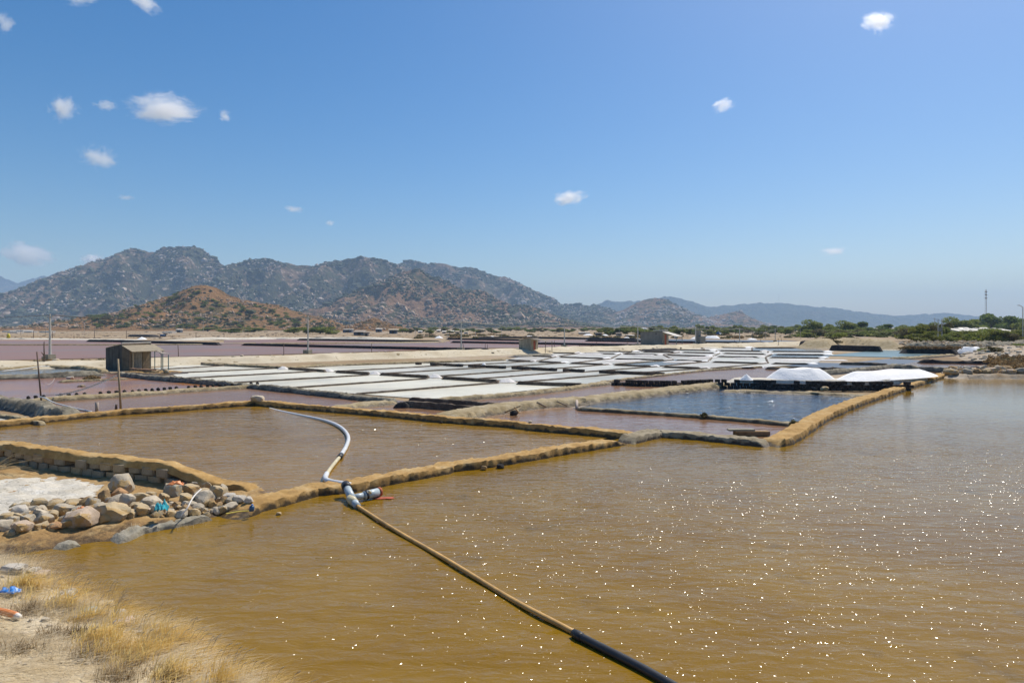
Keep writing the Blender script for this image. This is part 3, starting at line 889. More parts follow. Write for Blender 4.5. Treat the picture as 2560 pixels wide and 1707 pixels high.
OR_ = ['', 'first', 'second', 'third', 'fourth', 'fifth', 'sixth', 'seventh']
for ri, row in enumerate([row1, row2, row3]):
    for i, (a, b) in enumerate(row):
        if ri == 0 and i in (0, len(row) - 1): continue
        if ri > 0 and i in (0, len(row) - 1): continue
        low_bund(a, b, 0.24, 0.075, M['bund'], [f'{OR_[i]} thin dark mud bund from the dark hut between the nearest milky pans', f'{OR_[i]} thin dark bund from the hut side in the second row of pans', f'{OR_[i]} thin bund from the hut side behind the notched brown wall'][ri],
                 ['bunds of the nearest pan row', 'bunds of the middle pan row', 'bunds of the third pan row'][ri])
bank('earth_bank', [(1090, 997), (1111, 994), (1240, 985), (1330, 977), (1416, 967), (1476, 958), (1530, 953)], 0.9, 0.22, M['tan'], 0.25, 0.42, 0.25, 'sandy edge bank between the milky pans and the mauve pond', jit=0.9)
bank('earth_bank', [(1470, 958), (1540, 948), (1607, 940), (1700, 930), (1770, 923), (1906, 915)], 0.6, 0.14, M['tan'], 0.35, 0.45, 0.25, 'thin pale bank with dark pegs along the mauve pond before the salt heaps')
bank('earth_bank', [(505, 907), (600, 911), (722, 917), (760, 914), (858, 909), (960, 906), (1048, 903), (1150, 901), (1266, 897)], 0.8, 0.2, M['tan'], 0.35, 0.45, 0.25, 'pale bank along the far edge of the second row of pans')
# the wall between the nearest two rows, broken where salt spills through
d13 = [(500, 905.5), (640, 911), (700, 916), (722, 917.5), (815, 924), (840, 925), (926, 930), (950, 931), (1075, 938), (1105, 940), (1248, 948.5), (1290, 952), (1389, 956), (1465, 957)]
for k, (a, b) in enumerate([(0, 2), (3, 4), (5, 6), (7, 8), (9, 10), (11, 13)]):
    bank('clay_wall', d13[a:b + 1], 0.4, 0.22, M['bund'], 0.35, 0.6, 0.08, ['first', 'second', 'third', 'fourth', 'fifth', 'last'][k] + ' long dark wall piece from the hut behind the nearest milky pans', 'clay wall', 'clay wall pieces behind the nearest pans')
for k, (u, v, w, h) in enumerate([(708, 922, 28, 7), (820, 928, 30, 7), (937, 935, 30, 8), (1088, 943, 36, 9), (1268, 954, 44, 9)]):
    mound('salt_spill', u, v, w, h, M['saltgrey'], 0.8, 0.3, 20 + k, ['first', 'second', 'third', 'fourth', 'fifth'][k] + ' white salt spill from the hut in the gaps of the dark wall', 'salt heap', 'salt spills in the gaps of the dark clay wall')


def block_mesh(seed, l, d, h, bev=0.08):
    import bmesh
    r = np.random.default_rng(seed)
    bm = bmesh.new()
    bmesh.ops.create_cube(bm, size=1.0)
    bmesh.ops.bevel(bm, geom=list(bm.edges), offset=bev, segments=1, affect='EDGES')
    for v in bm.verts:
        v.co = Vector((v.co.x * l + r.normal() * l * 0.02, v.co.y * d + r.normal() * d * 0.03, v.co.z * h + r.normal() * h * 0.03))
    me = bpy.data.meshes.new('block')
    bm.to_mesh(me); bm.free()
    return me


def block_wall(name, pts, rows, l, d, h, mats, label, cat, seed=0, ragged=0.4, part='block', z0=-0.06):
    root = empty(name, pts[0])
    tag(root, label, cat)
    r = np.random.default_rng(seed)
    ms = []
    for m in mats:
        for k in range(3):
            me = block_mesh(seed * 10 + k, l * 0.97, d, h * 0.96); me.materials.append(m); ms.append(me)
    org = Vector(pts[0])
    for j in range(rows):
        P = resample(pts, l)
        for i in range(len(P) - 1):
            if j == rows - 1 and r.random() < ragged: continue
            a, b = P[i], P[i + 1]
            t = (b - a)
            c = a + t * (0.5 if j % 2 == 0 else 0.98)
            o = bpy.data.objects.new(part, ms[int(r.integers(len(ms)))])
            o.parent = root
            o.location = (c.x - org.x, c.y - org.y, z0 + h * (j + 0.5) + r.normal() * h * 0.02)
            nrm = Vector((-t.y, t.x, 0)).normalized() * r.normal() * d * 0.05
            o.location += nrm
            o.rotation_euler = (r.normal() * 0.02, r.normal() * 0.03, math.atan2(t.y, t.x) + r.normal() * 0.03)
            COL.objects.link(o)
    return root


M['brick_black'] = earth('black clay block', [(0.018, 0.016, 0.017), (0.035, 0.031, 0.03), (0.075, 0.066, 0.055)], 2.2, bump_d=0.03, bump_s=10)
M['brick_black2'] = earth('dark grey clay block', [(0.03, 0.026, 0.026), (0.055, 0.048, 0.045), (0.10, 0.09, 0.08)], 2.2, bump_d=0.03, bump_s=10)
M['brick_brown'] = earth('brown clay block', [(0.055, 0.04, 0.032), (0.10, 0.072, 0.055), (0.16, 0.12, 0.09)], 2.2, bump_d=0.03, bump_s=10)
M['block_tan'] = earth('tan wall block', [(0.24, 0.165, 0.085), (0.40, 0.29, 0.165), (0.50, 0.39, 0.25)], 2.0, bump_d=0.03, bump_s=10)
M['block_grey'] = earth('grey wall block', [(0.19, 0.15, 0.095), (0.31, 0.25, 0.165), (0.42, 0.35, 0.25)], 2.0, bump_d=0.03, bump_s=10)
M['block_brown'] = earth('brown wall block', [(0.20, 0.12, 0.055), (0.32, 0.205, 0.10), (0.42, 0.30, 0.17)], 2.0, bump_d=0.03, bump_s=10)

block_wall('block_wall', [Vector(at(u, v)) for u, v in [(1786, 969), (1883, 971), (2074, 975.5), (2275, 976)]], 3, 0.40, 0.34, 0.24, [M['brick_black'], M['brick_black2']],
           'black block wall with a ragged top between the blue pond and the salt heaps', 'block wall', 3, 0.2)
block_wall('block_wall', [Vector(at(u, v)) for u, v in [(1528, 962), (1600, 965), (1700, 966), (1775, 962)]], 2, 0.42, 0.34, 0.26, [M['brick_black'], M['brick_black2']],
           'lower black block wall beyond the broad tan sand bank', 'block wall', 4, 0.1)
bank('earth_bank', [(1795, 974), (1883, 975), (2074, 981), (2170, 987), (2215, 989)], 1.2, 0.14, M['tan'], 0.25, 0.42, 0.3, 'narrow muddy ledge at the foot of the black block wall')
# ground behind the black wall that carries the salt heaps
bank('earth_bank', [(1800, 945), (1883, 946), (2050, 947.5), (2170, 947), (2240, 942), (2290, 936)], 2.7, 0.58, M['crust'], 0.4, 0.75, 0.06, 'raised salty ground behind the black wall under the salt heaps')
bw = block_wall('notched_wall', [Vector(at(u, v)) for u, v in [(1040, 910), (1143, 915), (1280, 921), (1443, 929), (1661, 938)]], 1, 0.85, 0.4, 0.33, [M['brick_brown'], M['brick_black2']],
                'long notched brown clay wall across the pale salt pans', 'clay wall', 5, 0.06)

# the rest of the pan rows: walls in pieces, cross bunds and white spills
ORD = ['first', 'second', 'third', 'fourth', 'fifth', 'sixth', 'seventh', 'eighth']
for row, hh, nm in ((row3, 0.28, 'third'), (row4, 0.27, 'fourth'), (row5, 0.26, 'fifth'), (row6, 0.26, 'sixth'), (row7, 0.28, 'seventh'), (row8, 0.28, 'eighth')):
    for i in range(len(row) - 1):
        a, b = row[i][1], row[i + 1][1]
        f0 = 0.04 if i else 0.0
        p0 = (a[0] + (b[0] - a[0]) * f0, a[1] + (b[1] - a[1]) * f0)
        p1 = (a[0] + (b[0] - a[0]) * 0.90, a[1] + (b[1] - a[1]) * 0.90)
        bank('clay_wall', [p0, p1], 0.32, hh * 0.6, M['bund'], 0.6, 0.5, 0.12, f'{ORD[i]} dark wall piece from the hut side behind the {nm} row of salt pans', 'clay wall', f'clay wall pieces of the {nm} pan row')
        pe = (a[0] + (b[0] - a[0]) * 0.94, a[1] + (b[1] - a[1]) * 0.94 + 0.8)
        mound('salt_spill', pe[0], pe[1], 24, 3.2, M['salt'] if i % 2 else M['saltgrey'], 1.0, 0.3, 40 + i, f'white salt spill past the {ORD[i]} dark wall piece of the {nm} pan row', 'salt heap', f'salt spills of the {nm} pan row')
        if row is not row3 and i:
            low_bund(row[i][0], row[i][1], 0.34, 0.08, M['tan'] if (i + len(nm)) % 2 else M['bund'], f'{ORD[i - 1]} pale cross bund from the hut side in the {nm} row of salt pans', f'cross bunds of the {nm} pan row', 0.6)
for i, (u, v, w) in enumerate([(1475, 885.5, 70), (1610, 889, 60), (1760, 894, 80), (1860, 896, 60), (1990, 901, 90), (2080, 901, 80), (1700, 905, 90), (1560, 902, 110)]):
    mound('salt_ridge', u, v, w, 3.0, M['saltgrey'], 0.25, 0.8, 60 + i, 'long low ridge of raked white salt in the far pans', 'salt heap', 'raked salt ridges in the far pans')

# ------------------------------------------------------------------ salt heaps
mound('salt_heap', 2000, 947.5, 172, 28, M['salt'], 0.62, 0.45, 1, 'big white salt heap with sloping shoulders behind the black wall', z0=0.52)
mound('salt_heap', 2222, 943.5, 400, 18.5, M['salt'], 0.26, 0.8, 2, 'very long flat topped white salt heap by the straight sandy bank', z0=0.52, rot=R(31))
mound('salt_heap', 1866, 949, 34, 15, M['salt'], 0.9, 0.0, 3, 'small pointed salt cone on the ledge by the big heap', z0=0.55)
mound('salt_heap', 1210, 913, 14, 7, M['salt'], 0.9, 0.0, 4, 'lone little salt cone on the notched brown wall')
mound('salt_heap', 2424, 883, 66, 16, M['salt'], 0.8, 0.5, 5, 'white salt heap against the rubble slope and the dark grassy bank', z0=0.15)
mound('salt_heap', 355, 848, 24, 6, M['salt'], 0.9, 0.0, 6, 'white salt cone beyond the mauve lake behind the dark hut')
mound('salt_heap', 1097, 845, 22, 5, M['salt'], 0.9, 0.2, 7, 'white salt cone on the sand beyond the far mauve lake')
mound('salt_heap', 1230, 843, 20, 3.5, M['salt'], 0.9, 0.2, 8, 'flat little salt heap beyond the far lake beside thin white poles')
mound('salt_heap', 1326, 843.5, 30, 4.5, M['salt'], 0.8, 0.5, 9, 'low wide salt heap directly beyond the small brown hut')
mound('salt_heap', 1780, 846, 40, 7, M['salt'], 0.8, 0.5, 10, 'salt heap with a dark bundle on it beyond the small tower')
mound('salt_heap', 1738, 847, 24, 5, M['salt'], 0.8, 0.3, 11, 'small salt heap on the far shore between the tower and the grey hut')
mound('salt_heap', 1880, 849, 26, 3.5, M['salt'], 0.8, 0.4, 12, 'flat salt heap below the dry scrub far from the tower')
mound('salt_heap', 1567, 846, 20, 4, M['salt'], 0.8, 0.3, 13, 'small salt heap in front of the little white house')
for u, v, w in ((1470, 838, 26), (1512, 839, 18)):
    mound('salt_heap', u, v, w, 3.5, M['salt'], 0.8, 0.4, 14 + u % 7, 'distant white salt heap before the far shed roofs', 'salt pile', 'salt heaps before the far sheds')

# ------------------------------------------------------------------ dark walls and ponds towards the trees
bank('clay_wall', [(2075, 862), (2120, 863), (2160, 864), (2206, 865)], 1.2, 1.05, M['blackclay'], 0.5, 0.6, 0.08, 'high black mud wall beside the teal pond and the green bushes', 'clay wall')
bank('clay_wall', [(2005, 853), (2020, 851.5), (2038, 853)], 1.8, 1.2, M['blackclay'], 0.5, 0.5, 0.12, 'short dark leaning mud wall piece beside the sandy mound', 'clay wall')
bank('clay_wall', [(2252, 866), (2300, 866), (2350, 867), (2398, 868)], 2.4, 1.2, M['blackclay'], 0.5, 0.5, 0.12, 'black bank overgrown with brown dry grass at the end of the teal pond', 'clay wall')
bank('sand_mound', [(2030, 853), (2070, 848), (2120, 847), (2180, 850), (2215, 855)], 9, 1.6, M['tan'], 1.0, 0.3, 0.25, 'pale sand mound with green bushes behind the black mud wall', 'sand mound')
bank('rubble_bank', [(2262, 858), (2330, 857), (2420, 857), (2500, 855), (2580, 852), (2700, 850)], 4.0, 1.5, M['greybank'], 0.6, 0.4, 0.3, 'long grey rubble bank below the hedge of green bushes', 'rubble bank', jit=1.0)
bank('earth_bank', [(2045, 926), (2080, 925), (2117, 921), (2180, 916), (2240, 910)], 1.1, 0.35, M['greybank'], 0.3, 0.4, 0.25, 'rope like grey bank curving behind the salt heaps')
bank('earth_bank', [(2237, 911), (2270, 914), (2307, 917), (2350, 920), (2392, 921)], 1.1, 0.42, M['greybank'], 0.3, 0.4, 0.3, 'dark grey bank leading from the curving bank to the rubble')
bank('earth_bank', [(2290, 899), (2350, 900), (2408, 901), (2509, 903), (2640, 905)], 1.3, 0.4, M['blackclay'], 0.4, 0.4, 0.3, 'dark crusty bank running out from the rubble slope')
bank('earth_bank', [(2225, 892), (2270, 892), (2330, 888), (2382, 884)], 1.1, 0.28, M['tan'], 0.4, 0.4, 0.25, 'thin pale bank across the teal pond end')
bank('earth_bank', [(1910, 916), (1990, 918), (2060, 919), (2125, 920)], 0.9, 0.3, M['bund'], 0.4, 0.4, 0.3, 'dark broken bank at the far side of the mauve pond')
bank('earth_bank', [(2095, 905), (2160, 906), (2225, 908)], 0.9, 0.3, M['bund'], 0.4, 0.4, 0.2, 'dark straight bank between two blue ponds')

# ------------------------------------------------------------------ road berm and walls in the far lakes
bank('road', [(-700, 907), (-300, 905.5), (0, 903), (270, 898), (400, 894.5), (640, 889.5), (960, 881), (1150, 876), (1400, 869), (1600, 864), (1900, 857), (2100, 853)], 8.5, 0.75, M['road'], 1.2, 0.42, 0.22, kind='structure')
bank('lake_wall', [(604, 858), (640, 858.5), (967, 865.5), (1157, 869), (1230, 869.5)], 1.3, 0.55, M['blackclay'], 1.0, 0.5, 0.06, 'long dark wall through the far mauve lake, the nearest one', 'clay wall')
bank('lake_wall', [(218, 848.5), (300, 849.5), (420, 852.5), (550, 856)], 1.5, 0.7, M['blackclay'], 1.2, 0.5, 0.06, 'dark wall in the far lake above the dark hut roof', 'clay wall')
bank('lake_wall', [(743, 846), (900, 848), (1103, 851)], 1.5, 0.6, M['blackclay'], 1.5, 0.5, 0.06, 'dark wall at the back of the far lake beside the second big pole', 'clay wall')
bank('lake_wall', [(1127, 852), (1280, 854.5), (1416, 856.5), (1607, 860), (1700, 861)], 1.3, 0.55, M['blackclay'], 1.2, 0.5, 0.06, 'dark wall in the lake passing behind the small brown hut', 'clay wall')
bank('lake_wall', [(1116, 844.5), (1280, 847), (1350, 848)], 1.5, 0.6, M['blackclay'], 1.5, 0.5, 0.06, 'far dark wall reaching from the salt cone to the wide salt heap', 'clay wall')
bank('lake_wall', [(1462, 848.5), (1700, 852), (1920, 854.5)], 1.5, 0.6, M['blackclay'], 1.5, 0.5, 0.06, 'dark lake wall running behind the grey hut and tower', 'clay wall')
bank('lake_wall', [(-700, 860), (0, 860.5), (300, 860.5), (560, 859)], 2.0, 0.25, M['tan'], 2.0, 0.5, 0.1, 'pale low bank dividing the far mauve lake beside the hut', 'bank')
bank('lake_wall', [(640, 857), (900, 856), (1120, 853)], 2.4, 0.3, M['tan'], 2.0, 0.5, 0.1, 'pale low bank beyond the nearest dark lake wall', 'bank')
bank('lake_wall', [(1180, 841.5), (1300, 841), (1440, 843), (1600, 845)], 2.0, 0.7, M['blackclay'], 2.0, 0.5, 0.1, 'farthest dark wall below the band of trees', 'clay wall')
# ------------------------------------------------------------------ shore land with the stone pile, and the near grassy bank
SHORE = [at(u, v)[:2] for u, v in [(-500, 1440), (-60, 1412), (24, 1391), (140, 1372), (269, 1356), (413, 1324), (520, 1296), (612, 1277), (680, 1262)]]
BACK = [at(u, v)[:2] for u, v in [(650, 1232), (600, 1226), (500, 1213), (416, 1203), (260, 1186), (122, 1164), (0, 1146), (-300, 1105)]]
TPOLY = SHORE + BACK


def tri_h(x, y):
    x, y = np.asarray(x, float), np.asarray(y, float)
    d = seg_dist(x, y, SHORE) * np.where(inside(x, y, TPOLY), 1, -1)
    return -0.06 + 0.34 * (1 - np.exp(-np.maximum(d, 0) / 0.55)) + np.minimum(d, 0) * 0.25 + 0.05 * fbm(x * 1.3, y * 1.3, 2.0, 4) + 0.02 * fbm(x * 5, y * 5, 4.0, 3)


xs, ys = np.arange(-19, -4.5, 0.10), np.arange(12.5, 23.5, 0.10)
X, Y = np.meshgrid(xs, ys)
keepv = inside(X, Y, TPOLY) | (seg_dist(X, Y, SHORE) < 0.25)
keepv = keepv.ravel()
Fq = grid_faces(len(xs), len(ys))
Fq = Fq[keepv[Fq].all(1)]
Vq, Fq = compact(np.stack([X.ravel(), Y.ravel(), tri_h(X, Y).ravel()], 1), Fq)
obj('shore_ground', Vq, Fq, M['shoreland'], smooth=True)['kind'] = 'structure'
# salty patch with its own ragged outline
CR = [at(u, v, 0.28)[:2] for u, v in [(-300, 1225), (-60, 1205), (60, 1196), (150, 1192), (230, 1202), (275, 1208), (262, 1222), (215, 1246), (150, 1262), (90, 1284), (40, 1300), (-60, 1316), (-300, 1330)]]
dd = seg_dist(X, Y, CR, True) * np.where(inside(X, Y, CR), 1, -1) + 0.22 * fbm(X * 2.2, Y * 2.2, 8.0, 4)
kv = (dd > 0).ravel() & keepv
Fq = grid_faces(len(xs), len(ys)); Fq = Fq[kv[Fq].all(1)]
zc = tri_h(X, Y) + 0.012 + 0.05 * np.clip(dd, 0, 0.5) + 0.035 * fbm(X * 3.5, Y * 3.5, 6.0, 4, 0.6)
Vq, Fq = compact(np.stack([X.ravel(), Y.ravel(), zc.ravel()], 1), Fq)
obj('salt_crust', Vq, Fq, M['crust'], smooth=True)['kind'] = 'structure'

# stone wall of the basin
wall = block_wall('stone_wall', [Vector(at(u, v)) for u, v in [(-300, 1148), (0, 1170), (122, 1192), (260, 1212), (400, 1228), (440, 1236)]], 3, 0.50, 0.36, 0.25,
                  [M['block_tan'], M['block_grey'], M['block_brown'], M['block_grey']], 'low block wall capped with ochre earth beside the white salty ground', 'block wall', 9, 0.06, z0=-0.04)
cap = bank('capping', [(0, 0)], 0.62, 0.17, M['ochre'], 0.13, 0.7, 0.25, world=[Vector(at(u, v)) + Vector((0, 0.12, 0)) for u, v in [(-300, 1148), (0, 1170), (122, 1192), (260, 1212), (400, 1228), (440, 1236), (560, 1240), (640, 1247)]], base=-0.04, kind='structure')
del cap['kind']
for v in cap.data.vertices: v.co.z += 0.68 - min(0.50, max(0.0, 0.50 * (v.co.x - at(425, 1232)[0]) / 1.6))
cap.parent = wall
cap.location = -Vector(wall.location)

# rocks
RC = {}
def rock_mat(key, c, var=0.3, crusty=None):
    if key not in RC:
        RC[key] = earth('stone ' + key, [tuple(x * 0.62 for x in c), c, tuple(min(1, x * 1.25) for x in c)], 3.0, bump_d=0.03, bump_s=12, speck=crusty)
    return RC[key]
DUST = ((0.46, 0.31, 0.14), 0.7, 0.52)
rock_mat('tan', (0.53, 0.415, 0.255), crusty=DUST); rock_mat('grey', (0.48, 0.415, 0.315), crusty=DUST); rock_mat('brown', (0.36, 0.24, 0.125), crusty=DUST); rock_mat('pink', (0.58, 0.45, 0.33), crusty=DUST)
rock_mat('pale', (0.60, 0.51, 0.38)); rock_mat('orange', (0.50, 0.29, 0.14)); rock_mat('blue', (0.34, 0.335, 0.28), crusty=((0.42, 0.33, 0.2), 2.0, 0.5)); rock_mat('white', (0.60, 0.54, 0.45))
ROCKS = [  # u, v (middle of the stone), width, height in photo pixels, colour, tilt, label
    (295, 1217, 62, 46, 'grey', 0.35, 'big pale grey stone leaning against the end of the block wall'),
    (256, 1243, 34, 34, 'brown', 0.1, 'brown squarish stone propped under the big leaning grey stone'),
    (293, 1240, 38, 28, 'orange', 0.3, 'tan orange oval stone lying below the big leaning grey stone'),
    (311, 1254, 36, 36, 'pale', 0.2, 'whitish upright stone next to the tan orange oval stone'),
    (346, 1249, 44, 34, 'tan', 0.0, 'rounded brown boulder in the middle of the stone pile'),
    (372, 1239, 26, 24, 'tan', 0.1, 'small lumpy stone between the rounded boulder and the blue grey boulder'),
    (372, 1262, 54, 32, 'pale', -0.15, 'flat topped grey stone draped with teal netting'),
    (425, 1229, 46, 38, 'blue', 0.1, 'blue grey boulder at the back of the stone pile'),
    (449, 1205, 52, 26, 'white', -0.2, 'white crusted stone crowning the top of the pile'),
    (471, 1224, 42, 24, 'tan', 0.1, 'wide tan stone under the white crusted crowning stone'),
    (460, 1250, 40, 28, 'tan', 0.2, 'tan stone in front of the blue grey boulder'),
    (500, 1254, 48, 36, 'pale', -0.1, 'large pale stone crossed by the white strip'),
    (503, 1236, 42, 26, 'tan', 0.2, 'tan slab behind the large pale stone with the strip'),
    (514, 1217, 30, 24, 'tan', -0.5, 'tilted tan stone at the upper end of the pile'),
    (534, 1231, 40, 34, 'tan', 0.2, 'rounded tan boulder near the thin end of the pile'),
    (553, 1223, 24, 22, 'grey', 0.6, 'grey wedge stone sticking up at the thin end of the pile'),
    (545, 1243, 24, 16, 'tan', 0.0, 'small flat tan stone under the rounded end boulder'),
    (544, 1260, 42, 27, 'tan', 0.1, 'egg shaped tan stone lowest at the thin end of the pile'),
    (515, 1266, 28, 20, 'tan', 0.0, 'small tan stone beside the egg shaped stone'),
    (262, 1288, 78, 50, 'tan', -0.15, 'largest brown block with a flat shaded face at the front of the pile'),
    (190, 1306, 70, 52, 'pink', -0.25, 'large pinkish block beside the largest brown block'),
    (320, 1296, 30, 24, 'tan', 0.1, 'small rounded stone just beyond the largest brown block'),
    (358, 1290, 32, 22, 'pink', 0.0, 'reddish stone of a close pair low in the pile'),
    (388, 1288, 30, 21, 'tan', 0.0, 'tan stone of a close pair low in the pile'),
    (312, 1277, 22, 20, 'brown', 0.2, 'little brown stone above the small rounded stone'),
    (342, 1281, 42, 28, 'tan', 0.3, 'angular tan stone between the whitish stone and the close pair'),
    (148, 1279, 52, 30, 'grey', 0.2, 'grey slab lying on the salty ground beside the pinkish block'),
    (172, 1262, 54, 20, 'tan', 0.05, 'thin flat stone on the edge of the white salty ground'),
    (132, 1321, 50, 20, 'orange', -0.1, 'flat slab with an orange stain in front of the pinkish block'),
    (43, 1324, 50, 32, 'pink', 0.0, 'rounded pink grey boulder close to the picture edge'),
    (0, 1326, 40, 30, 'pale', 0.0, 'pale boulder cut by the edge of the picture'),
    (88, 1318, 28, 17, 'tan', 0.0, 'small loaf shaped stone beside the rounded pink boulder'),
    (125, 1288, 28, 24, 'tan', 0.2, 'upright tan stone left of the grey slab on salt'),
    (100, 1299, 44, 32, 'grey', 0.2, 'crumbly grey stone behind the loaf shaped stone'),
    (61, 1301, 36, 28, 'grey', 0.0, 'crumbly grey stone behind the rounded pink boulder'),
    (25, 1304, 32, 28, 'grey', 0.1, 'dull grey stone near the picture edge below the salt'),
    (45, 1281, 40, 30, 'white', 0.1, 'salt dusted lump rising from the white ground'),
    (186, 1276, 32, 20, 'brown', 0.1, 'dark brown stone above the pinkish block'),
    (221, 1271, 32, 20, 'brown', -0.1, 'dark brown stone above the largest brown block'),
    (249, 1266, 40, 14, 'tan', 0.0, 'thin tan slab under the brown propped stone'),
    (109, 1346, 20, 13, 'tan', 0.0, 'small yellow tan stone near the shore beside blue plastic'),
    (126, 1347, 24, 17, 'brown', 0.0, 'small brown stone near the shore beside blue plastic'),
    (440, 1262, 24, 18, 'brown', 0.2, 'small dark stone beside the teal netting'),
    (405, 1245, 26, 20, 'tan', 0.3, 'small stone wedged under the blue grey boulder'),
    (485, 1213, 24, 18, 'grey', 0.3, 'small grey stone beside the white crusted crown'),
    (570, 1254, 20, 14, 'tan', 0.0, 'little tan stone at the very tip of the pile'),
]
for i, (u, v, w, h, c, tilt, lab) in enumerate(ROCKS):
    hh0 = 0.3
    for _ in range(6):
        x, y, _z = at(u, v + h * 0.38, hh0)
        hh0 = float(tri_h(x, y))
    s = y / F
    P, Fb = rock_verts(100 + i, w * s * 0.54, w * s * 0.46, h * s * 0.57, 3, 7, 0.02, 0.07)
    P = rotz(P, random.uniform(0, 6.28) * 0 + random.uniform(-0.5, 0.5), random.uniform(-0.12, 0.12), tilt)
    bz = hh0 + h * s * 0.42 - 0.03
    o = obj('rock', P, Fb, rock_mat(c, None), smooth=28, loc=(x, y + w * s * 0.35, bz))
    tag(o, lab, 'stone', 'stones of the pile by the block wall')
# stones along the narrow end of the wall and rubble among the pile
for i in range(170):
    t = random.random()
    u = 20 + 590 * t; v = 1300 - 55 * t + random.uniform(-26, 28) * (1 - 0.62 * t)
    x, y, z = at(u, v, 0.27)
    s = 0.05 + 0.17 * random.random() ** 1.3
    P, Fb = rock_verts(300 + i % 19, s, s * 0.85, s * 0.7, 2, 7, 0.02, 0.05)
    P = rotz(P, i * 1.3, random.uniform(-0.5, 0.5), random.uniform(-0.5, 0.5))
    o = obj('pebble', P, Fb, rock_mat(random.choice(['tan', 'tan', 'grey', 'brown', 'pale']), None), smooth=28, loc=(x, y, float(tri_h(x, y)) + s * 0.3))
    tag(o, 'loose small stone among the bigger stones of the pile', 'stone', 'loose small stones of the pile')
for i, (u, v, w) in enumerate([(572, 1240, 36), (600, 1243, 34), (622, 1246, 28)]):
    x, y, z = at(u, v, 0.3)
    s = w * y / F * 0.5
    P, Fb = rock_verts(420 + i, s, s * 0.8, s * 0.6, 3)
    tag(obj('rock', P, Fb, rock_mat('white', None), smooth=28, loc=(x, y, 0.28)), ['salt white stone first beyond the pile on the wall end', 'middle salt white stone on the wall end', 'last salt white stone where the wall meets the ochre bank'][i], 'stone')

# grey mud crust slabs overhanging the shore
bank('mud_crust', [(272, 1345), (300, 1338), (350, 1318), (400, 1308), (440, 1302), (500, 1289), (538, 1283)], 0.46, 0.11, M['greycrust'], 0.07, 0.8, 0.30, 'long grey slab of dried mud along the shore before the stones', 'mud slab', jit=1.2)
bank('mud_crust', [(138, 1366), (160, 1358), (190, 1350), (214, 1346)], 0.40, 0.10, M['greycrust'], 0.07, 0.8, 0.30, 'shorter grey slab of dried mud on the shore by blue plastic', 'mud slab', jit=1.2)

# near bank under the grass
EDGE = [at(u, v)[:2] for u, v in [(-700, 1440), (-60, 1402), (25, 1399), (70, 1409), (95, 1421), (130, 1441), (190, 1484), (250, 1511), (285, 1502), (312, 1541), (335, 1564), (400, 1574), (470, 1596), (530, 1636), (590, 1669), (660, 1702), (760, 1770), (1000, 1950)]] + [(1.6, 5.2), (6, 3.8), (14, 3.2)]
NPOLY = EDGE + [(14, -4), (-24, -4), (-24, 13.4)]


def near_d(x, y):
    return seg_dist(x, y, EDGE) * np.where(inside(x, y, NPOLY), 1, -1)


def near_h(x, y):
    x, y = np.asarray(x, float), np.asarray(y, float)
    d = near_d(x, y) + 0.12 * fbm(x * 1.1, y * 1.1, 3.0, 3)
    return -0.08 + 0.34 * (1 - np.exp(-np.maximum(d, 0) / 0.35)) + 0.17 * np.clip(d, 0, 14) + np.minimum(d, 0) * 0.3 + 0.07 * fbm(x * 0.9, y * 0.9, 6.0, 4) + 0.025 * fbm(x * 4, y * 4, 1.0, 3)


def near_at(u, v):
    z = 0.3
    for _ in range(9):
        x, y, _q = at(u, v, z)
        z = 0.5 * z + 0.5 * float(near_h(x, y))
    return x, y, z


xs, ys = np.arange(-16, 9, 0.10), np.arange(-3, 14.5, 0.10)
X, Y = np.meshgrid(xs, ys)
keepv = (near_d(X, Y) > -0.45).ravel()
Fq = grid_faces(len(xs), len(ys)); Fq = Fq[keepv[Fq].all(1)]
Vq, Fq = compact(np.stack([X.ravel(), Y.ravel(), near_h(X, Y).ravel()], 1), Fq)
obj('bank_ground', Vq, Fq, M['bankland'], smooth=True)['kind'] = 'structure'

# pale crumbly stones at the bank edge
for i, (u, v, w, h, lab) in enumerate([(30, 1421, 60, 26, 'pale crumbly stone at the grassy bank edge touching the picture side'), (75, 1424, 46, 24, 'pale crumbly stone second along the grassy bank edge'), (98, 1437, 50, 26, 'pinkish pale stone beside the green tuft on the bank edge'),
                                       (140, 1464, 44, 16, 'flat pale stone half buried under the golden grass edge'), (168, 1480, 40, 16, 'flat pale stone where the golden grass hangs over the water'),
                                       (290, 1535, 46, 22, 'pale stone on the bank edge between two golden grass clumps'), (305, 1556, 56, 20, 'pinkish flat stone lowest between the golden grass clumps')]):
    x, y, z = near_at(u, v + h * 0.3)
    s = y / F
    P, Fb = rock_verts(500 + i, w * s * 0.55, w * s * 0.5, h * s * 0.6, 3, 6, 0.06, 0.12)
    tag(obj('rock', P, Fb, rock_mat('pink' if i in (2, 6) else 'white', None), smooth=28, loc=(x, y, max(z, 0.02) + 0.02)), lab, 'stone')


# ---- grass
def leaf_mat(name, c1, c2, trans=0.4, scale=2.0):
    m = bpy.data.materials.new(name)
    m.use_nodes = True
    t = m.node_tree
    b = t.nodes['Principled BSDF']
    out = [n for n in t.nodes if n.type == 'OUTPUT_MATERIAL'][0]
    co = coords(t)
    c = ramp(t, noise_tex(t, co, scale, 5, 0.7), [(0.33, c1), (0.66, c2)])
    b.inputs['Roughness'].default_value = 0.65
    b.inputs['Specular IOR Level'].default_value = 0.2
    t.links.new(c, b.inputs['Base Color'])
    tr = t.nodes.new('ShaderNodeBsdfTranslucent')
    t.links.new(c, tr.inputs['Color'])
    mx = t.nodes.new('ShaderNodeMixShader')
    mx.inputs[0].default_value = trans
    t.links.new(b.outputs[0], mx.inputs[1]); t.links.new(tr.outputs[0], mx.inputs[2])
    t.links.new(mx.outputs[0], out.inputs['Surface'])
    return m


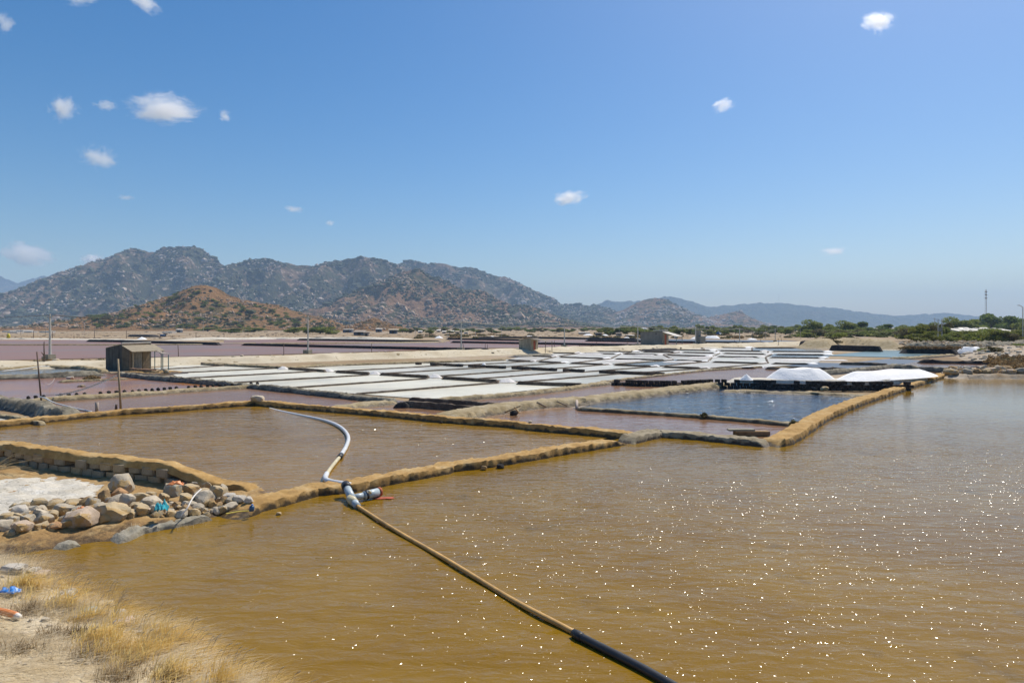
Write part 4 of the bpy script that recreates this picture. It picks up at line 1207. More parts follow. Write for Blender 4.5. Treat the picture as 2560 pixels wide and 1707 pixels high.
M['gold'] = leaf_mat('golden dry grass', (0.74, 0.50, 0.14), (0.92, 0.72, 0.32), 0.55, 1.3)
M['straw'] = leaf_mat('grey straw', (0.58, 0.46, 0.28), (0.84, 0.74, 0.55), 0.45, 1.6)
M['greengrass'] = leaf_mat('green grass', (0.10, 0.11, 0.03), (0.24, 0.22, 0.07), 0.4, 1.5)
M['leaf'] = leaf_mat('tree leaves', (0.135, 0.17, 0.03), (0.27, 0.30, 0.06), 0.45, 0.9)
M['leafdark'] = leaf_mat('dark tree leaves', (0.08, 0.13, 0.035), (0.19, 0.235, 0.06), 0.45, 0.9)
M['leafyellow'] = leaf_mat('yellow green leaves', (0.12, 0.14, 0.024), (0.23, 0.235, 0.045), 0.4, 0.9)
M['scrubleaf'] = leaf_mat('dull scrub leaves', (0.09, 0.085, 0.03), (0.19, 0.16, 0.065), 0.3, 1.2)
M['drybrush'] = leaf_mat('dry brown brush', (0.16, 0.105, 0.05), (0.34, 0.23, 0.11), 0.3, 1.2)


def blades(P, length, lean, wid, r, segs=3, wind=(0.9, 0.25), up=1.0):
    """ribbons that rise and bend downwind; P = n x 3 roots"""
    n = len(P)
    a = r.random(n) * 2 * math.pi
    L = length * (0.55 + 0.9 * r.random(n))
    q0 = 0.35 + 0.45 * r.random(n)
    dx = np.cos(a) * q0 + wind[0] * lean * 0.8; dy = np.sin(a) * q0 + wind[1] * lean * 0.8
    q = np.hypot(dx, dy) + 1e-6
    sx, sy = -dy / q, dx / q
    w = wid * (0.7 + 0.6 * r.random(n))
    V = np.zeros((n, (segs + 1) * 2, 3))
    for k in range(segs + 1):
        t = k / segs
        hx = dx * L * (0.25 * t + 0.75 * t * t); hy = dy * L * (0.25 * t + 0.75 * t * t)
        hz = L * up * (t - 0.42 * np.minimum(q, 1.3) * t * t)
        ww = w * (1 - 0.85 * t) * 0.5
        V[:, 2 * k, 0] = P[:, 0] + hx - sx * ww; V[:, 2 * k, 1] = P[:, 1] + hy - sy * ww; V[:, 2 * k, 2] = P[:, 2] + hz
        V[:, 2 * k + 1, 0] = P[:, 0] + hx + sx * ww; V[:, 2 * k + 1, 1] = P[:, 1] + hy + sy * ww; V[:, 2 * k + 1, 2] = P[:, 2] + hz
    base = (np.arange(n) * (segs + 1) * 2)[:, None]
    Fs = [base + np.array([[2 * k, 2 * k + 1, 2 * k + 3, 2 * k + 2]]) for k in range(segs)]
    return V.reshape(-1, 3), np.concatenate(Fs)


def grass_field(name, m, n, density, length, lean, wid, seed, up=1.0, segs=3, box=(-14, 3, 6.2, 13.8)):
    r = np.random.default_rng(seed)
    x = box[0] + (box[1] - box[0]) * r.random(n * 8); y = box[2] + (box[3] - box[2]) * r.random(n * 8)
    # only where the frame can see it
    u = CU + x / y * F
    k = (u > -260) & (y < 15)
    x, y = x[k], y[k]
    d = near_d(x, y)
    p = density(x, y, d)
    k = (d > -0.02) & (r.random(len(x)) < p)
    x, y = x[k][:n], y[k][:n]
    P = np.stack([x, y, near_h(x, y) - 0.01], 1)
    V, Fc = blades(P, length, lean, wid, r, segs, up=up)
    o = obj(name, V, Fc, m)
    o['kind'] = 'stuff'
    return o


CL = [(at(u, v, 0.4)[0], at(u, v, 0.4)[1], s) for u, v, s in [(215, 1490, 0.55), (150, 1470, 0.6), (90, 1470, 0.5), (250, 1500, 0.45), (400, 1600, 0.75), (470, 1630, 0.75), (350, 1590, 0.55), (540, 1670, 0.6), (600, 1700, 0.55), (300, 1620, 0.6), (240, 1530, 0.5), (420, 1660, 0.6), (660, 1725, 0.5)]]


def dens_gold(x, y, d):
    c = np.zeros_like(x)
    for cx, cy, s in CL:
        c = np.maximum(c, np.exp(-((x - cx) ** 2 + (y - cy) ** 2) / (s * s * 0.62)))
    return np.clip(c * 1.9 - 0.12, 0, 1) * np.clip(0.35 + 1.5 * fbm(x * 3.4, y * 3.4, 4.0, 3), 0.02, 1)


grass_field('dry_grass', M['gold'], 36000, dens_gold, 0.25, 0.8, 0.013, 31)
grass_field('dry_grass', M['gold'], 3000, lambda x, y, d: np.exp(-(d / 0.3) ** 2) * np.clip(0.5 + fbm(x * 1.8, y * 1.8, 2.0, 2), 0, 1), 0.36, 0.8, 0.008, 32)
# tall stalks with seed heads at the edge
def stalks(n, seed):
    r = np.random.default_rng(seed)
    b = MB()
    k = 0
    while k < n:
        x, y = r.uniform(-9.5, -2.2), r.uniform(8.2, 13.5)
        if CU + x / y * F < -60: continue
        d = float(near_d(np.array([x]), np.array([y]))[0])
        if d < 0.0 or r.random() > math.exp(-d / 0.45): continue
        k += 1
        z = float(near_h(np.array([x]), np.array([y]))[0])
        L = r.uniform(0.25, 0.45); lean = r.uniform(0.2, 0.7)
        p = [Vector((x, y, z)), Vector((x + 0.15 * L * lean, y + 0.05 * L, z + 0.5 * L)), Vector((x + 0.55 * L * lean, y + 0.1 * L, z + 0.85 * L)), Vector((x + 0.95 * L * lean, y + 0.12 * L, z + 0.93 * L))]
        b.tube([p[0], p[1], p[2]], 0.0028, 3, False)
        b.tube([p[2], p[2].lerp(p[3], 0.5), p[3]], [0.003, 0.007, 0.002], 4, False)
    b.build('grass_stalks', M['straw'])['kind'] = 'stuff'


stalks(150, 44)
for q_, (bu, bv) in enumerate([(120, 1590), (225, 1640), (330, 1665), (70, 1530), (185, 1585), (420, 1700), (300, 1700), (60, 1625)]):
    bx, by = near_at(bu, bv)[:2]
    grass_field('dry_grass', M['drybrush'], 260, lambda x, y, d, bx=bx, by=by: np.exp(-((x - bx) ** 2 + (y - by) ** 2) / 0.02), 0.16, 0.2, 0.010, 60 + q_, box=(bx - 0.5, bx + 0.5, by - 0.5, by + 0.5))
grass_field('dry_grass', M['straw'], 26000, lambda x, y, d: np.clip(0.25 + 0.9 * fbm(x * 1.5, y * 1.5, 9.0, 3), 0.03, 1) * (d > 0.25), 0.22, 0.9, 0.010, 33, up=0.55)
grass_field('dry_grass', M['straw'], 14000, lambda x, y, d: np.clip(0.2 + 0.7 * fbm(x * 0.9, y * 0.9, 19.0, 3), 0.05, 1) * (d > 0.3), 0.42, 1.4, 0.009, 34, up=0.16, segs=2)
gx, gy = at(65, 1452, 0.3)[:2]
grass_field('green_grass', M['greengrass'], 500, lambda x, y, d: np.exp(-((x - gx) ** 2 + (y - gy) ** 2) / 0.10), 0.30, 0.3, 0.009, 35)
fx, fy = at(462, 1668, 0.4)[:2]
grass_field('dry_grass', M['drybrush'], 900, lambda x, y, d: np.exp(-((x - fx) ** 2 + (y - fy) ** 2) / 0.035) + np.exp(-((x - at(265, 1660, 0.5)[0]) ** 2 + (y - at(265, 1660, 0.5)[1]) ** 2) / 0.02), 0.22, 0.2, 0.010, 36)


def plant_clump(name, x, y, z, n, rad, ln, m, label, cat, group=None, seed=0, lean=0.3, wid=0.008):
    r = np.random.default_rng(seed)
    q = r.normal(size=(n, 2)) * rad
    P = np.stack([x + q[:, 0], y + q[:, 1], np.full(n, z)], 1)
    V, Fc = blades(P, ln, lean, wid, r)
    o = obj(name, V, Fc, m)
    return tag(o, label, cat, group)


for i, (u, v, nn, rd, ln) in enumerate([(410, 1268, 90, 0.08, 0.22), (462, 1284, 120, 0.14, 0.2), (330, 1300, 60, 0.10, 0.15), (505, 1275, 60, 0.08, 0.18)]):
    x, y, z = at(u, v, 0.3)
    plant_clump('grass_tuft', x, y, float(tri_h(x, y)), nn, rd, ln, M['straw'], ['dry grass tuft beside the teal netting', 'spread of dry grass between stones under the white strip', 'dry grass wisps beside the small rounded stone', 'thin dry grass by the small tan stone'][i], 'grass tuft', 'dry tufts among the stones', i)

# small stones and clods strewn over the near bank
r_ = np.random.default_rng(17)
st = MB()
for i in range(520):
    x, y = r_.uniform(-10.5, -3), r_.uniform(8.0, 13.0)
    if near_d(np.array([x]), np.array([y]))[0] < 0.15: continue
    s = 0.018 + 0.05 * r_.random() ** 3
    P, Fb = rock_verts(900 + i % 12, s, s * 0.8, s * 0.6, 1)
    st.add(P + np.array([x, y, float(near_h(np.array([x]), np.array([y]))[0]) + s * 0.3]), Fb)
st.build('gravel', rock_mat('pale', None))['kind'] = 'stuff'

# dead branches at the picture edge on the stone wall
root = empty('dead_branch', (*at(30, 1185, 0.3)[:2], 0.3))
tag(root, 'bundle of bare pale dead twigs lying on the block wall at the picture edge', 'dead branch')
r_ = np.random.default_rng(3)
M['twig'] = plain('dead twig bark', (0.52, 0.40, 0.22), 0.8, 0.25, 6)
for k in range(13):
    a = r_.uniform(0.1, 0.9); L = r_.uniform(0.8, 1.7)
    p = Vector((-0.9 + r_.normal() * 0.15, -0.1 + r_.normal() * 0.1, 0.05 + 0.08 * r_.random()))
    pts = [p.copy()]
    d = Vector((math.cos(a * 0.7), math.sin(a * 0.5) * 0.4, math.sin(a) * 0.55))
    for j in range(6):
        d = (d + Vector((r_.normal() * 0.14, r_.normal() * 0.14, r_.normal() * 0.10 - 0.05))).normalized()
        p = p + d * L / 6
        p.z = max(p.z, 0.0)
        pts.append(p.copy())
    MB().tube(pts, [0.016 * (1 - j / 7.5) for j in range(7)], 5).build('twig', M['twig'], root)

# ------------------------------------------------------------------ pipes
def near_pipe():
    root = empty('water_pipe', at(847, 1207, 0.1))
    tag(root, 'white curved plastic pipe floating in the ochre basin', 'pipe')
    org = Vector(root.location)
    def P(u, v, z): return Vector(at(u, v, z)) - org
    A = smooth_line([P(660, 1018, -0.10), P(690, 1026, -0.05), P(740, 1036.5, -0.02), P(790, 1046, 0.02), P(830, 1056, 0.05), P(858, 1071, 0.06), P(873, 1092, 0.06), P(867, 1115, 0.06), P(850, 1141, 0.06)], 3)
    B = smooth_line([P(850, 1141, 0.06), P(830, 1165, 0.05), P(817, 1184, 0.06)], 2)
    C = smooth_line([P(817, 1184, 0.06), P(811, 1196, 0.07), P(822, 1203, 0.10), P(850, 1208, 0.14), P(875, 1212, 0.16)], 2)
    MB().tube(A, 0.078, 12).build('pipe_length', M['pvc'], root, True)
    MB().tube(B, 0.062, 12).build('pipe_length', M['pvcyellow'], root, True)
    MB().tube(C, 0.082, 12).build('pipe_bend', M['pvc'], root, True)
    MB().tube([P(853, 1137, 0.06), P(848, 1144, 0.06)], 0.092, 12).build('rubber_joint', M['rubber'], root, True)


M['pvc'] = plain('white plastic pipe', (0.70, 0.70, 0.68), 0.35, 0.12, 2.0)
M['pvcyellow'] = plain('yellowed plastic pipe', (0.62, 0.54, 0.34), 0.45, 0.2, 2.0)
M['pvcgrey'] = plain('pale blue grey plastic pipe', (0.42, 0.49, 0.52), 0.4, 0.15, 2.0)
M['pipeochre'] = plain('mud stained yellow pipe', (0.56, 0.33, 0.10), 0.55, 0.38, 1.6)
M['rubber'] = plain('black rubber', (0.018, 0.018, 0.02), 0.5, 0.3, 6)
M['blackpipe'] = plain('black plastic hose', (0.028, 0.027, 0.026), 0.42, 0.3, 3)
M['rust'] = plain('rusty red iron', (0.34, 0.09, 0.035), 0.8, 0.4, 8)
near_pipe()
root = empty('pump_pipe', at(872, 1226, 0.1))
tag(root, 'straight yellow brown pipe with grey tee and black hose end in the brown lake', 'pipe')
org = Vector(root.location)
def PP(u, v, z): return Vector(at(u, v, z)) - org
MB().tube([PP(866, 1216, 0.30), PP(872, 1230, 0.20), PP(882, 1248, 0.11)], 0.105, 14).build('tee_body', M['pvcgrey'], root, True)
MB().tube([PP(864, 1212, 0.31), PP(868, 1220, 0.28)], 0.125, 14).build('rubber_cuff', M['rubber'], root, True)
MB().tube([PP(876, 1246, 0.11), PP(886, 1256, 0.09)], 0.115, 14).build('collar', M['pvcyellow'], root, True)
MB().tube([PP(884, 1252, 0.10), PP(893, 1265, 0.06)], 0.095, 14).build('reducer', M['pvcgrey'], root, True)
MB().tube([PP(880, 1244, 0.12), PP(912, 1238, 0.13)], 0.085, 14).build('side_arm', M['pvcgrey'], root, True)
MB().tube([PP(910, 1238.5, 0.13), PP(945, 1230, 0.15)], 0.115, 14).build('valve_body', M['pvcgrey'], root, True)
MB().tube([PP(944, 1230, 0.15), PP(950, 1228.5, 0.15)], 0.125, 14).build('end_cap', M['rust'], root, True)
MB().tube([PP(927, 1233, 0.26), PP(922, 1226, 0.34)], 0.035, 8).build('lever', M['pvcyellow'], root, True)
MB().tube([PP(913, 1238, 0.13), PP(918, 1236.6, 0.135)], 0.122, 14).build('tape_band', M['rubber'], root, True)
yl = [PP(890, 1262, 0.07)]
n = 26
for i in range(1, n + 1):
    t = i / n
    yl.append(PP(890 + (1442 - 890) * t, 1262 + (1586 - 1262) * t + 6 * math.sin(t * 3.14) + 2.2 * math.sin(t * 11), 0.040 + 0.012 * math.sin(t * 17)))
MB().tube(yl, 0.043, 12).build('pipe_length', M['pipeochre'], root, True)
MB().tube([PP(1434, 1581, 0.05), PP(1442, 1586, 0.05), PP(1452, 1592, 0.05), PP(1456, 1594, 0.05)], [0.06, 0.072, 0.072, 0.064], 14).build('rubber_cuff', M['rubber'], root, True)
MB().tube(smooth_line([PP(1452, 1592, 0.05), PP(1540, 1636, 0.045), PP(1610, 1672, 0.04), PP(1675, 1709, 0.035), PP(1790, 1775, 0.02)], 2), 0.062, 14).build('hose', M['blackpipe'], root, True)
M['redrag'] = plain('faded red cloth', (0.42, 0.10, 0.05), 0.9, 0.3, 6)


def rag(name, x, y, z, sx, sy, m, label, cat, seed=0, hgt=0.05, group=None):
    """a crumpled scrap of sheet with thickness"""
    n = 12
    V, Fc = [], []
    for top in (0, 1):
        for j in range(n + 1):
            for i in range(n + 1):
                a, b = i / n * 2 - 1, j / n * 2 - 1
                k = 1 + 0.35 * mnoise.noise(Vector((a * 1.5 + seed, b * 1.5, seed * 2.0)))
                zz = hgt * (0.5 + 0.6 * mnoise.fractal(Vector((a * 1.6 + seed * 3, b * 1.6, seed)), 1.0, 2.0, 3)) * (1 - 0.6 * max(abs(a), abs(b)) ** 3)
                V.append((x + a * sx * k, y + b * sy * k, z + max(zz, 0.0) + (0.006 if top else 0)))
    m1 = (n + 1) * (n + 1)
    for j in range(n):
        for i in range(n):
            q = [j * (n + 1) + i, j * (n + 1) + i + 1, (j + 1) * (n + 1) + i + 1, (j + 1) * (n + 1) + i]
            Fc.append(q[::-1]); Fc.append([k + m1 for k in q])
    ring = [i for i in range(n)] + [(i + 1) * (n + 1) - 1 for i in range(n)] + [m1 - 1 - i for i in range(n)] + [(n - i) * (n + 1) for i in range(n)]
    for i in range(len(ring)):
        p, q = ring[i], ring[(i + 1) % len(ring)]
        Fc.append([p, q, q + m1, p + m1])
    return tag(obj(name, V, Fc, m, smooth=True), label, cat, group)


M['bluebag'] = plain('blue plastic film', (0.05, 0.22, 0.60), 0.4, 0.25, 5)
M['tealnet'] = plain('teal netting', (0.02, 0.32, 0.40), 0.8, 0.4, 14)
M['orangebag'] = plain('orange plastic film', (0.62, 0.22, 0.07), 0.5, 0.3, 8)
M['whitefilm'] = plain('white plastic strip', (0.72, 0.68, 0.62), 0.5, 0.15, 5)
M['yellowrope'] = plain('yellow rope', (0.62, 0.50, 0.08), 0.7, 0.2, 8)
M['bluebottle'] = plain('blue plastic', (0.03, 0.10, 0.22), 0.4, 0.3, 6)
x, y, z = at(955, 1246, 0.0); rag('red_rag', x, y, 0.0, 0.28, 0.10, M['redrag'], 'faded red rag floating by the capped pipe end', 'rag', 3, 0.05)
x, y, z = at(188, 1336, 0.28); rag('plastic_scrap', x, y, float(tri_h(x, y)), 0.20, 0.14, M['bluebag'], 'bright blue plastic scrap in front of the pinkish block', 'plastic scrap', 4, 0.10)
x, y, z = at(148, 1346, 0.24); rag('plastic_scrap', x, y, float(tri_h(x, y)), 0.14, 0.08, M['bluebag'], 'blue plastic scrap tucked under the shorter grey mud slab', 'plastic scrap', 5, 0.06)
x, y, z = at(156, 1374, 0.06); rag('plastic_scrap', x, y, float(tri_h(x, y)) + 0.02, 0.15, 0.08, M['bluebag'], 'blue plastic scrap right at the waterline', 'plastic scrap', 6, 0.08)
x, y, z = at(403, 1268, 0.45); rag('netting', x, y, 0.34, 0.11, 0.14, M['tealnet'], 'clump of teal netting hanging off the flat topped grey stone', 'netting', 7, 0.34)
x, y, z = at(440, 1213, 0.6); rag('plastic_scrap', x, y, 0.60, 0.20, 0.10, M['orangebag'], 'orange plastic scrap under the white crusted crowning stone', 'plastic scrap', 8, 0.14)
x, y, z = at(203, 1270, 0.45); rag('plastic_scrap', x, y, 0.42, 0.07, 0.06, M['orangebag'], 'little orange scrap caught between the two dark brown stones', 'plastic scrap', 9, 0.10)
MB().tube(smooth_line([at(503, 1222, 0.72), at(484, 1240, 0.66), at(474, 1258, 0.56), at(470, 1268, 0.5), at(452, 1290, 0.33)], 2), 0.018, 6).build('plastic_strip', M['whitefilm'], None, True)
tag(bpy.data.objects['plastic_strip'], 'thin white plastic strip draped down over the stones', 'plastic strip')
root = empty('plastic_bottle', at(629, 1272, 0.22))
tag(root, 'small dark blue bottle stuck in the ochre bank above the waterline', 'bottle')
MB().tube([(0, 0, -0.05), (0, 0, -0.03), (0.01, 0, 0.06), (0.015, 0, 0.09)], [0.05, 0.06, 0.06, 0.03], 10).build('bottle_body', M['bluebottle'], root, True)
MB().tube([(0.015, 0, 0.088), (0.018, 0, 0.115)], 0.026, 8).build('cap', M['bluebag'], root, True)
MB().tube(smooth_line([at(565, 1284, 0.25), at(585, 1280, 0.25), at(606, 1277, 0.24), at(622, 1277, 0.22)], 2), 0.014, 6).build('rope', M['yellowrope'], None, True)
tag(bpy.data.objects['rope'], 'short piece of yellow rope along the ochre bank by the blue bottle', 'rope')
# litter on the grassy bank
x, y, z = near_at(22, 1486); rag('plastic_scrap', x, y, z + 0.03, 0.13, 0.09, M['bluebag'], 'bright blue plastic scrap in the straw near the green tuft', 'plastic scrap', 11, 0.12)
x, y, z = near_at(198, 1549); rag('plastic_scrap', x, y, z + 0.03, 0.055, 0.04, M['bluebag'], 'small blue scrap in the straw below the golden grass', 'plastic scrap', 12, 0.07)
x, y, z = near_at(12, 1545)
root = empty('orange_tool', (x, y, z + 0.06))
tag(root, 'orange plastic object with a pale end poking into the picture on the straw', 'litter')
MB().tube(smooth_line([(-0.5, 0.02, 0.05), (-0.2, 0.0, 0.06), (0.05, -0.02, 0.03), (0.2, -0.05, 0.0)], 2), [0.06] * 6 + [0.05] * 3 + [0.04] * 20 if False else 0.05, 8).build('handle', plain('orange plastic', (0.66, 0.22, 0.06), 0.4, 0.2, 5), root, True)
MB().tube([(0.19, -0.05, 0.0), (0.27, -0.07, -0.01)], [0.05, 0.03], 8).build('tip', M['whitefilm'], root, True)
x, y, z = near_at(228, 1541)
P, Fb = rock_verts(77, 0.13, 0.11, 0.09, 3, 3, 0.2, 0.03)
tag(obj('plastic_cup', P, Fb, plain('cloudy plastic', (0.42, 0.41, 0.33), 0.2, 0.2, 4), smooth=True, loc=(x, y, z + 0.05)), 'cloudy plastic lid half sunk in the straw by the small blue scrap', 'litter')
# dark lumps and stones on the ochre bank
for i, (u, v, w, c, lab) in enumerate([(1251, 1170, 22, 'black', 'dark lump at the waterline beyond the dug grey stretch of the ochre bank'), (1210, 1174, 18, 'brown', 'brown stone at the foot of the ochre bank beside the dark lump'), (698, 1286, 16, 'tan', 'lone tan stone in the shallow water near the pipe tee'),
                                      (1101, 1058, 10, 'black', 'small dark lump at the foot of the bank behind the white pipe'), (1325, 1055, 12, 'pale', 'small pale stone on the ochre bank by the rosy pond'), (2062, 971, 20, 'tan', 'tan stone on the straight sandy bank near the end of the black wall'),
                                      (646, 998, 34, 'pale', 'flat pale stone on the corner where two ochre banks meet'), (175, 948, 18, 'white', 'white stone heap on the low mud islet in the red pond')]):
    x, y, z = at(u, v, 0.0)
    s = w * y / F * 0.5
    P, Fb = rock_verts(600 + i, s, s * 0.8, s * 0.6, 3)
    zz = {0: 0.06, 1: 0.08, 2: 0.02, 3: 0.05, 4: 0.36, 5: 0.45, 6: 0.36, 7: 0.12}[i]
    if i in (4, 5, 6): x, y, _ = at(u, v, zz)
    tag(obj('rock', P, Fb, M['brick_black'] if c == 'black' else rock_mat(c, None), smooth=28, loc=(x, y, zz)), lab, 'stone')
# planks and sticks at the tan bank
M['wood'] = plain('weathered wood', (0.36, 0.28, 0.18), 0.85, 0.3, 8)
M['darkwood'] = plain('dark stick wood', (0.13, 0.085, 0.06), 0.85, 0.3, 8)


def stick(name, p, q, r0, r1, m, label, cat='wooden stick', group=None):
    o = MB().tube([p, Vector(p).lerp(Vector(q), 0.5), q], [r0, (r0 + r1) / 2, r1], 6).build(name, m, None, True)
    return tag(o, label, cat, group)


stick('wooden_pole', at(1262, 1031, 0.08), at(1302, 1014, 0.5), 0.05, 0.04, M['twig'], 'pale pole leaning on the broad tan bank, crossed by a thin stick')
stick('wooden_pole', at(1286, 1018, 0.55), at(1299, 1033, 0.1), 0.03, 0.03, M['twig'], 'thin pale stick crossing the leaning pole on the tan bank')
stick('wooden_pole', at(1342, 1005, 0.45), at(1366, 1017, 0.2), 0.06, 0.05, M['wood'], 'thick old stick lying down the side of the tan bank')
stick('wooden_pole', at(1392, 1003, 0.42), at(1418, 1014, 0.2), 0.05, 0.04, M['wood'], 'second old stick lying on the tan bank near the grey stake')
stick('stake', at(1442, 1022, 0.0), at(1442, 1002, 0.35), 0.09, 0.085, M['granite'], 'short grey stake at the corner of the blue pond', 'stake')
x, y, z = at(1285, 1034, 0.05)
P, Fb = rock_verts(650, 0.25, 0.2, 0.2, 2); tag(obj('rock', P, Fb, M['brick_black'], smooth=True, loc=(x, y, 0.08)), 'black lump at the foot of the leaning crossed poles', 'stone')
root = empty('plank_stack', at(1880, 1085, 0.05))
tag(root, 'low stack of flat slabs in the pond by the corner of the grey bank', 'slab stack')
MB().box(-0.75, 0.7, -0.2, 0.2, -0.05, 0.14).build('slab', M['block_brown'], root)
MB().box(-1.0, 0.1, -0.1, 0.25, 0.143, 0.21).build('slab', M['greycrust'], root)

# bushes on the thin bank of the blue pond
def bush_blob(name, x, y, z, sx, sy, sz, n, leaf, m, label, cat, group=None, seed=0):
    r = np.random.default_rng(seed)
    d = r.normal(size=(n, 3)); d /= np.linalg.norm(d, axis=1)[:, None]
    rad = 0.55 + 0.5 * r.random(n) ** 0.5
    bl = 0.8 + 0.35 * vnoise(d[:, 0] * 2 + seed, d[:, 1] * 2, d[:, 2] * 2)
    c = d * (rad * bl)[:, None] * np.array([sx, sy, sz])
    c[:, 2] = np.abs(c[:, 2])
    V, Fc = leaf_quads(c, leaf, r)
    return tag(obj(name, V + np.array([x, y, z]), Fc, m), label, cat, group)


def leaf_quads(c, leaf, r):
    n = len(c)
    a = r.normal(size=(n, 3)); a /= np.linalg.norm(a, axis=1)[:, None]
    b = np.cross(a, r.normal(size=(n, 3))); b /= np.linalg.norm(b, axis=1)[:, None]
    s = (leaf * (0.6 + 0.8 * r.random(n)))[:, None]
    a, b = a * s, b * s * 0.6
    V = np.stack([c - a, c - b * 0.8, c + a, c + b], 1).reshape(-1, 3)
    Fc = np.arange(4 * n).reshape(n, 4)
    return V, Fc


for i, (u, v, w, h, m, lab) in enumerate([(1760, 1040, 22, 10, 'scrubleaf', 'small green weed on the narrow bank of the blue pond'), (1985, 1062, 30, 14, 'scrubleaf', 'dark weed clump where the narrow bank meets the straight sandy bank')]):
    x, y, z = at(u, v, 0.12); s = y / F
    bush_blob('weed', x, y, 0.1, w * s / 2, w * s / 2, h * s, 260, 0.05, M[m], lab, 'weed', None, i)
for i, (u, v, w, h) in enumerate([(230, 945, 46, 7), (95, 909, 34, 9), (180, 908, 40, 8), (215, 906, 44, 9), (250, 905, 40, 10), (1480, 868, 20, 4), (1360, 872, 26, 5), (1040, 884, 16, 7), (1010, 885, 20, 5), (960, 889, 40, 5), (870, 893, 40, 5), (810, 894, 30, 6), (690, 897, 30, 5)]):
    x, y, z = at(u, v, 0.15); s = y / F
    lab = 'dull olive scrub on the mud islet in the red pond' if i == 0 else ('dull round bush beside the base of the nearest big pole' if i == 1 else ('dry scrub along the sand behind the dark hut' if i < 5 else 'dry scrub tuft along the edge of the sand road'))
    bush_blob('scrub_bush', x, y, 0.1, w * s / 2, w * s / 3, h * s, 420, 0.12, M['scrubleaf'] if i % 3 else M['drybrush'], lab, 'bush', None if i < 2 else ('scrub behind the dark hut' if i < 5 else 'scrub along the sand road'), 20 + i)
# ------------------------------------------------------------------ huts
M['hutwall'] = plain('dark stained cement', (0.13, 0.12, 0.10), 0.95, 0.35, 1.2, bump_d=0.01, streak=((0.05, 0.045, 0.04), 3.0, 0.50))
M['hutbrown'] = plain('dirty brown cement', (0.20, 0.15, 0.095), 0.95, 0.35, 1.2, bump_d=0.01, streak=((0.10, 0.075, 0.05), 3.0, 0.55))
M['hutgrey'] = plain('grey cement render', (0.23, 0.225, 0.20), 0.95, 0.22, 0.9, bump_d=0.01, streak=((0.17, 0.165, 0.15), 2.5, 0.56))
M['cement_light'] = plain('pale cement', (0.46, 0.45, 0.41), 0.95, 0.2, 1.2, bump_d=0.01)
M['huttan'] = plain('stained tan cement', (0.36, 0.31, 0.225), 0.95, 0.3, 1.2, bump_d=0.01, streak=((0.18, 0.14, 0.09), 3.0, 0.56))
M['fibro'] = plain('asbestos cement sheet', (0.56, 0.47, 0.33), 0.9, 0.15, 1.5)
M['tinwhite'] = plain('whitened tin sheet', (0.72, 0.67, 0.58), 0.7, 0.12, 1.5)
M['tindark'] = plain('weathered tin sheet', (0.33, 0.27, 0.21), 0.8, 0.25, 1.5)
M['doorwood'] = plain('old grey door boards', (0.28, 0.255, 0.215), 0.85, 0.25, 4)
M['doorred'] = plain('rust red door', (0.34, 0.075, 0.035), 0.8, 0.35, 3)
M['post_teal'] = plain('teal painted post', (0.06, 0.16, 0.17), 0.7, 0.4, 4)
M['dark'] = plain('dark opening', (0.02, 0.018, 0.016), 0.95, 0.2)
M['brick_red'] = earth('red brown brick', [(0.20, 0.11, 0.07), (0.32, 0.19, 0.12), (0.42, 0.29, 0.19)], 3.0, bump_d=0.02, bump_s=12)


def corr_sheet(o, ux, uy, n, amp, th=0.02, sub=6):
    """corrugated sheet: origin o, vector ux across the ridges, uy along them"""
    o, ux, uy = Vector(o), Vector(ux), Vector(uy)
    nz = ux.cross(uy).normalized()
    k = n * sub
    V, Fc = [], []
    for side in (0, 1):
        for j in (0, 1):
            for i in range(k + 1):
                V.append(o + ux * (i / k) + uy * j + nz * (amp * math.sin(2 * math.pi * i / sub) - side * th))
    m = k + 1
    for i in range(k):
        Fc.append([i, i + 1, m + i + 1, m + i]); Fc.append([2 * m + i, 3 * m + i, 3 * m + i + 1, 2 * m + i + 1])
        Fc.append([i, 2 * m + i, 2 * m + i + 1, i + 1]); Fc.append([m + i, m + i + 1, 3 * m + i + 1, 3 * m + i])
    Fc += [[0, m, 3 * m, 2 * m], [m - 1, 3 * m - 1, 4 * m - 1, 2 * m - 1]]
    return V, Fc


# dark hut with a corrugated lean-to. local axes: facade along +x, depth towards +y, verandah towards -y
ox, oy, _ = at(305, 924)
hut = empty('salt_hut', (ox, oy, 0.0), R(65))
tag(hut, 'dark stained cement hut with a corrugated porch roof and an open awning frame', 'hut')
Wf, Dp = 3.5, 2.7
b = MB(); b.prism([(0, 0), (0.18, 0), (0.18, Dp), (0, Dp)], -0.1, [2.75, 2.75, 2.28, 2.28]); b.build('side_wall', M['hutwall'], hut)
b = MB(); b.prism([(Wf - 0.18, 0), (Wf, 0), (Wf, Dp), (Wf - 0.18, Dp)], -0.1, [2.75, 2.75, 2.28, 2.28]); b.build('side_wall', M['hutwall'], hut)
MB().box(0.185, Wf - 0.185, Dp - 0.18, Dp - 0.003, -0.1, 2.25).build('back_wall', M['hutwall'], hut)
b = MB(); b.box(0.185, 1.45, 0.003, 0.18, -0.1, 2.72).box(2.45, Wf - 0.185, 0.003, 0.18, -0.1, 2.72).box(1.455, 2.445, 0.003, 0.18, 1.98, 2.72).build('front_wall', M['hutbrown'], hut)
d_ = MB().box(1.46, 2.44, 0.06, 0.10, -0.08, 1.975).build('door', M['doorwood'], hut)
for k in range(5): MB().box(1.475 + k * 0.19, 1.475 + k * 0.19 + 0.175, 0.035, 0.058, -0.06, 1.95).build('plank', M['doorwood'], d_)
V, Fc = corr_sheet((-0.05, -0.02, 2.80), (Wf + 0.1, 0, 0), (0, Dp + 0.05, -0.47), 22, 0.02); obj('roof_sheet', V, Fc, M['fibro'], hut)
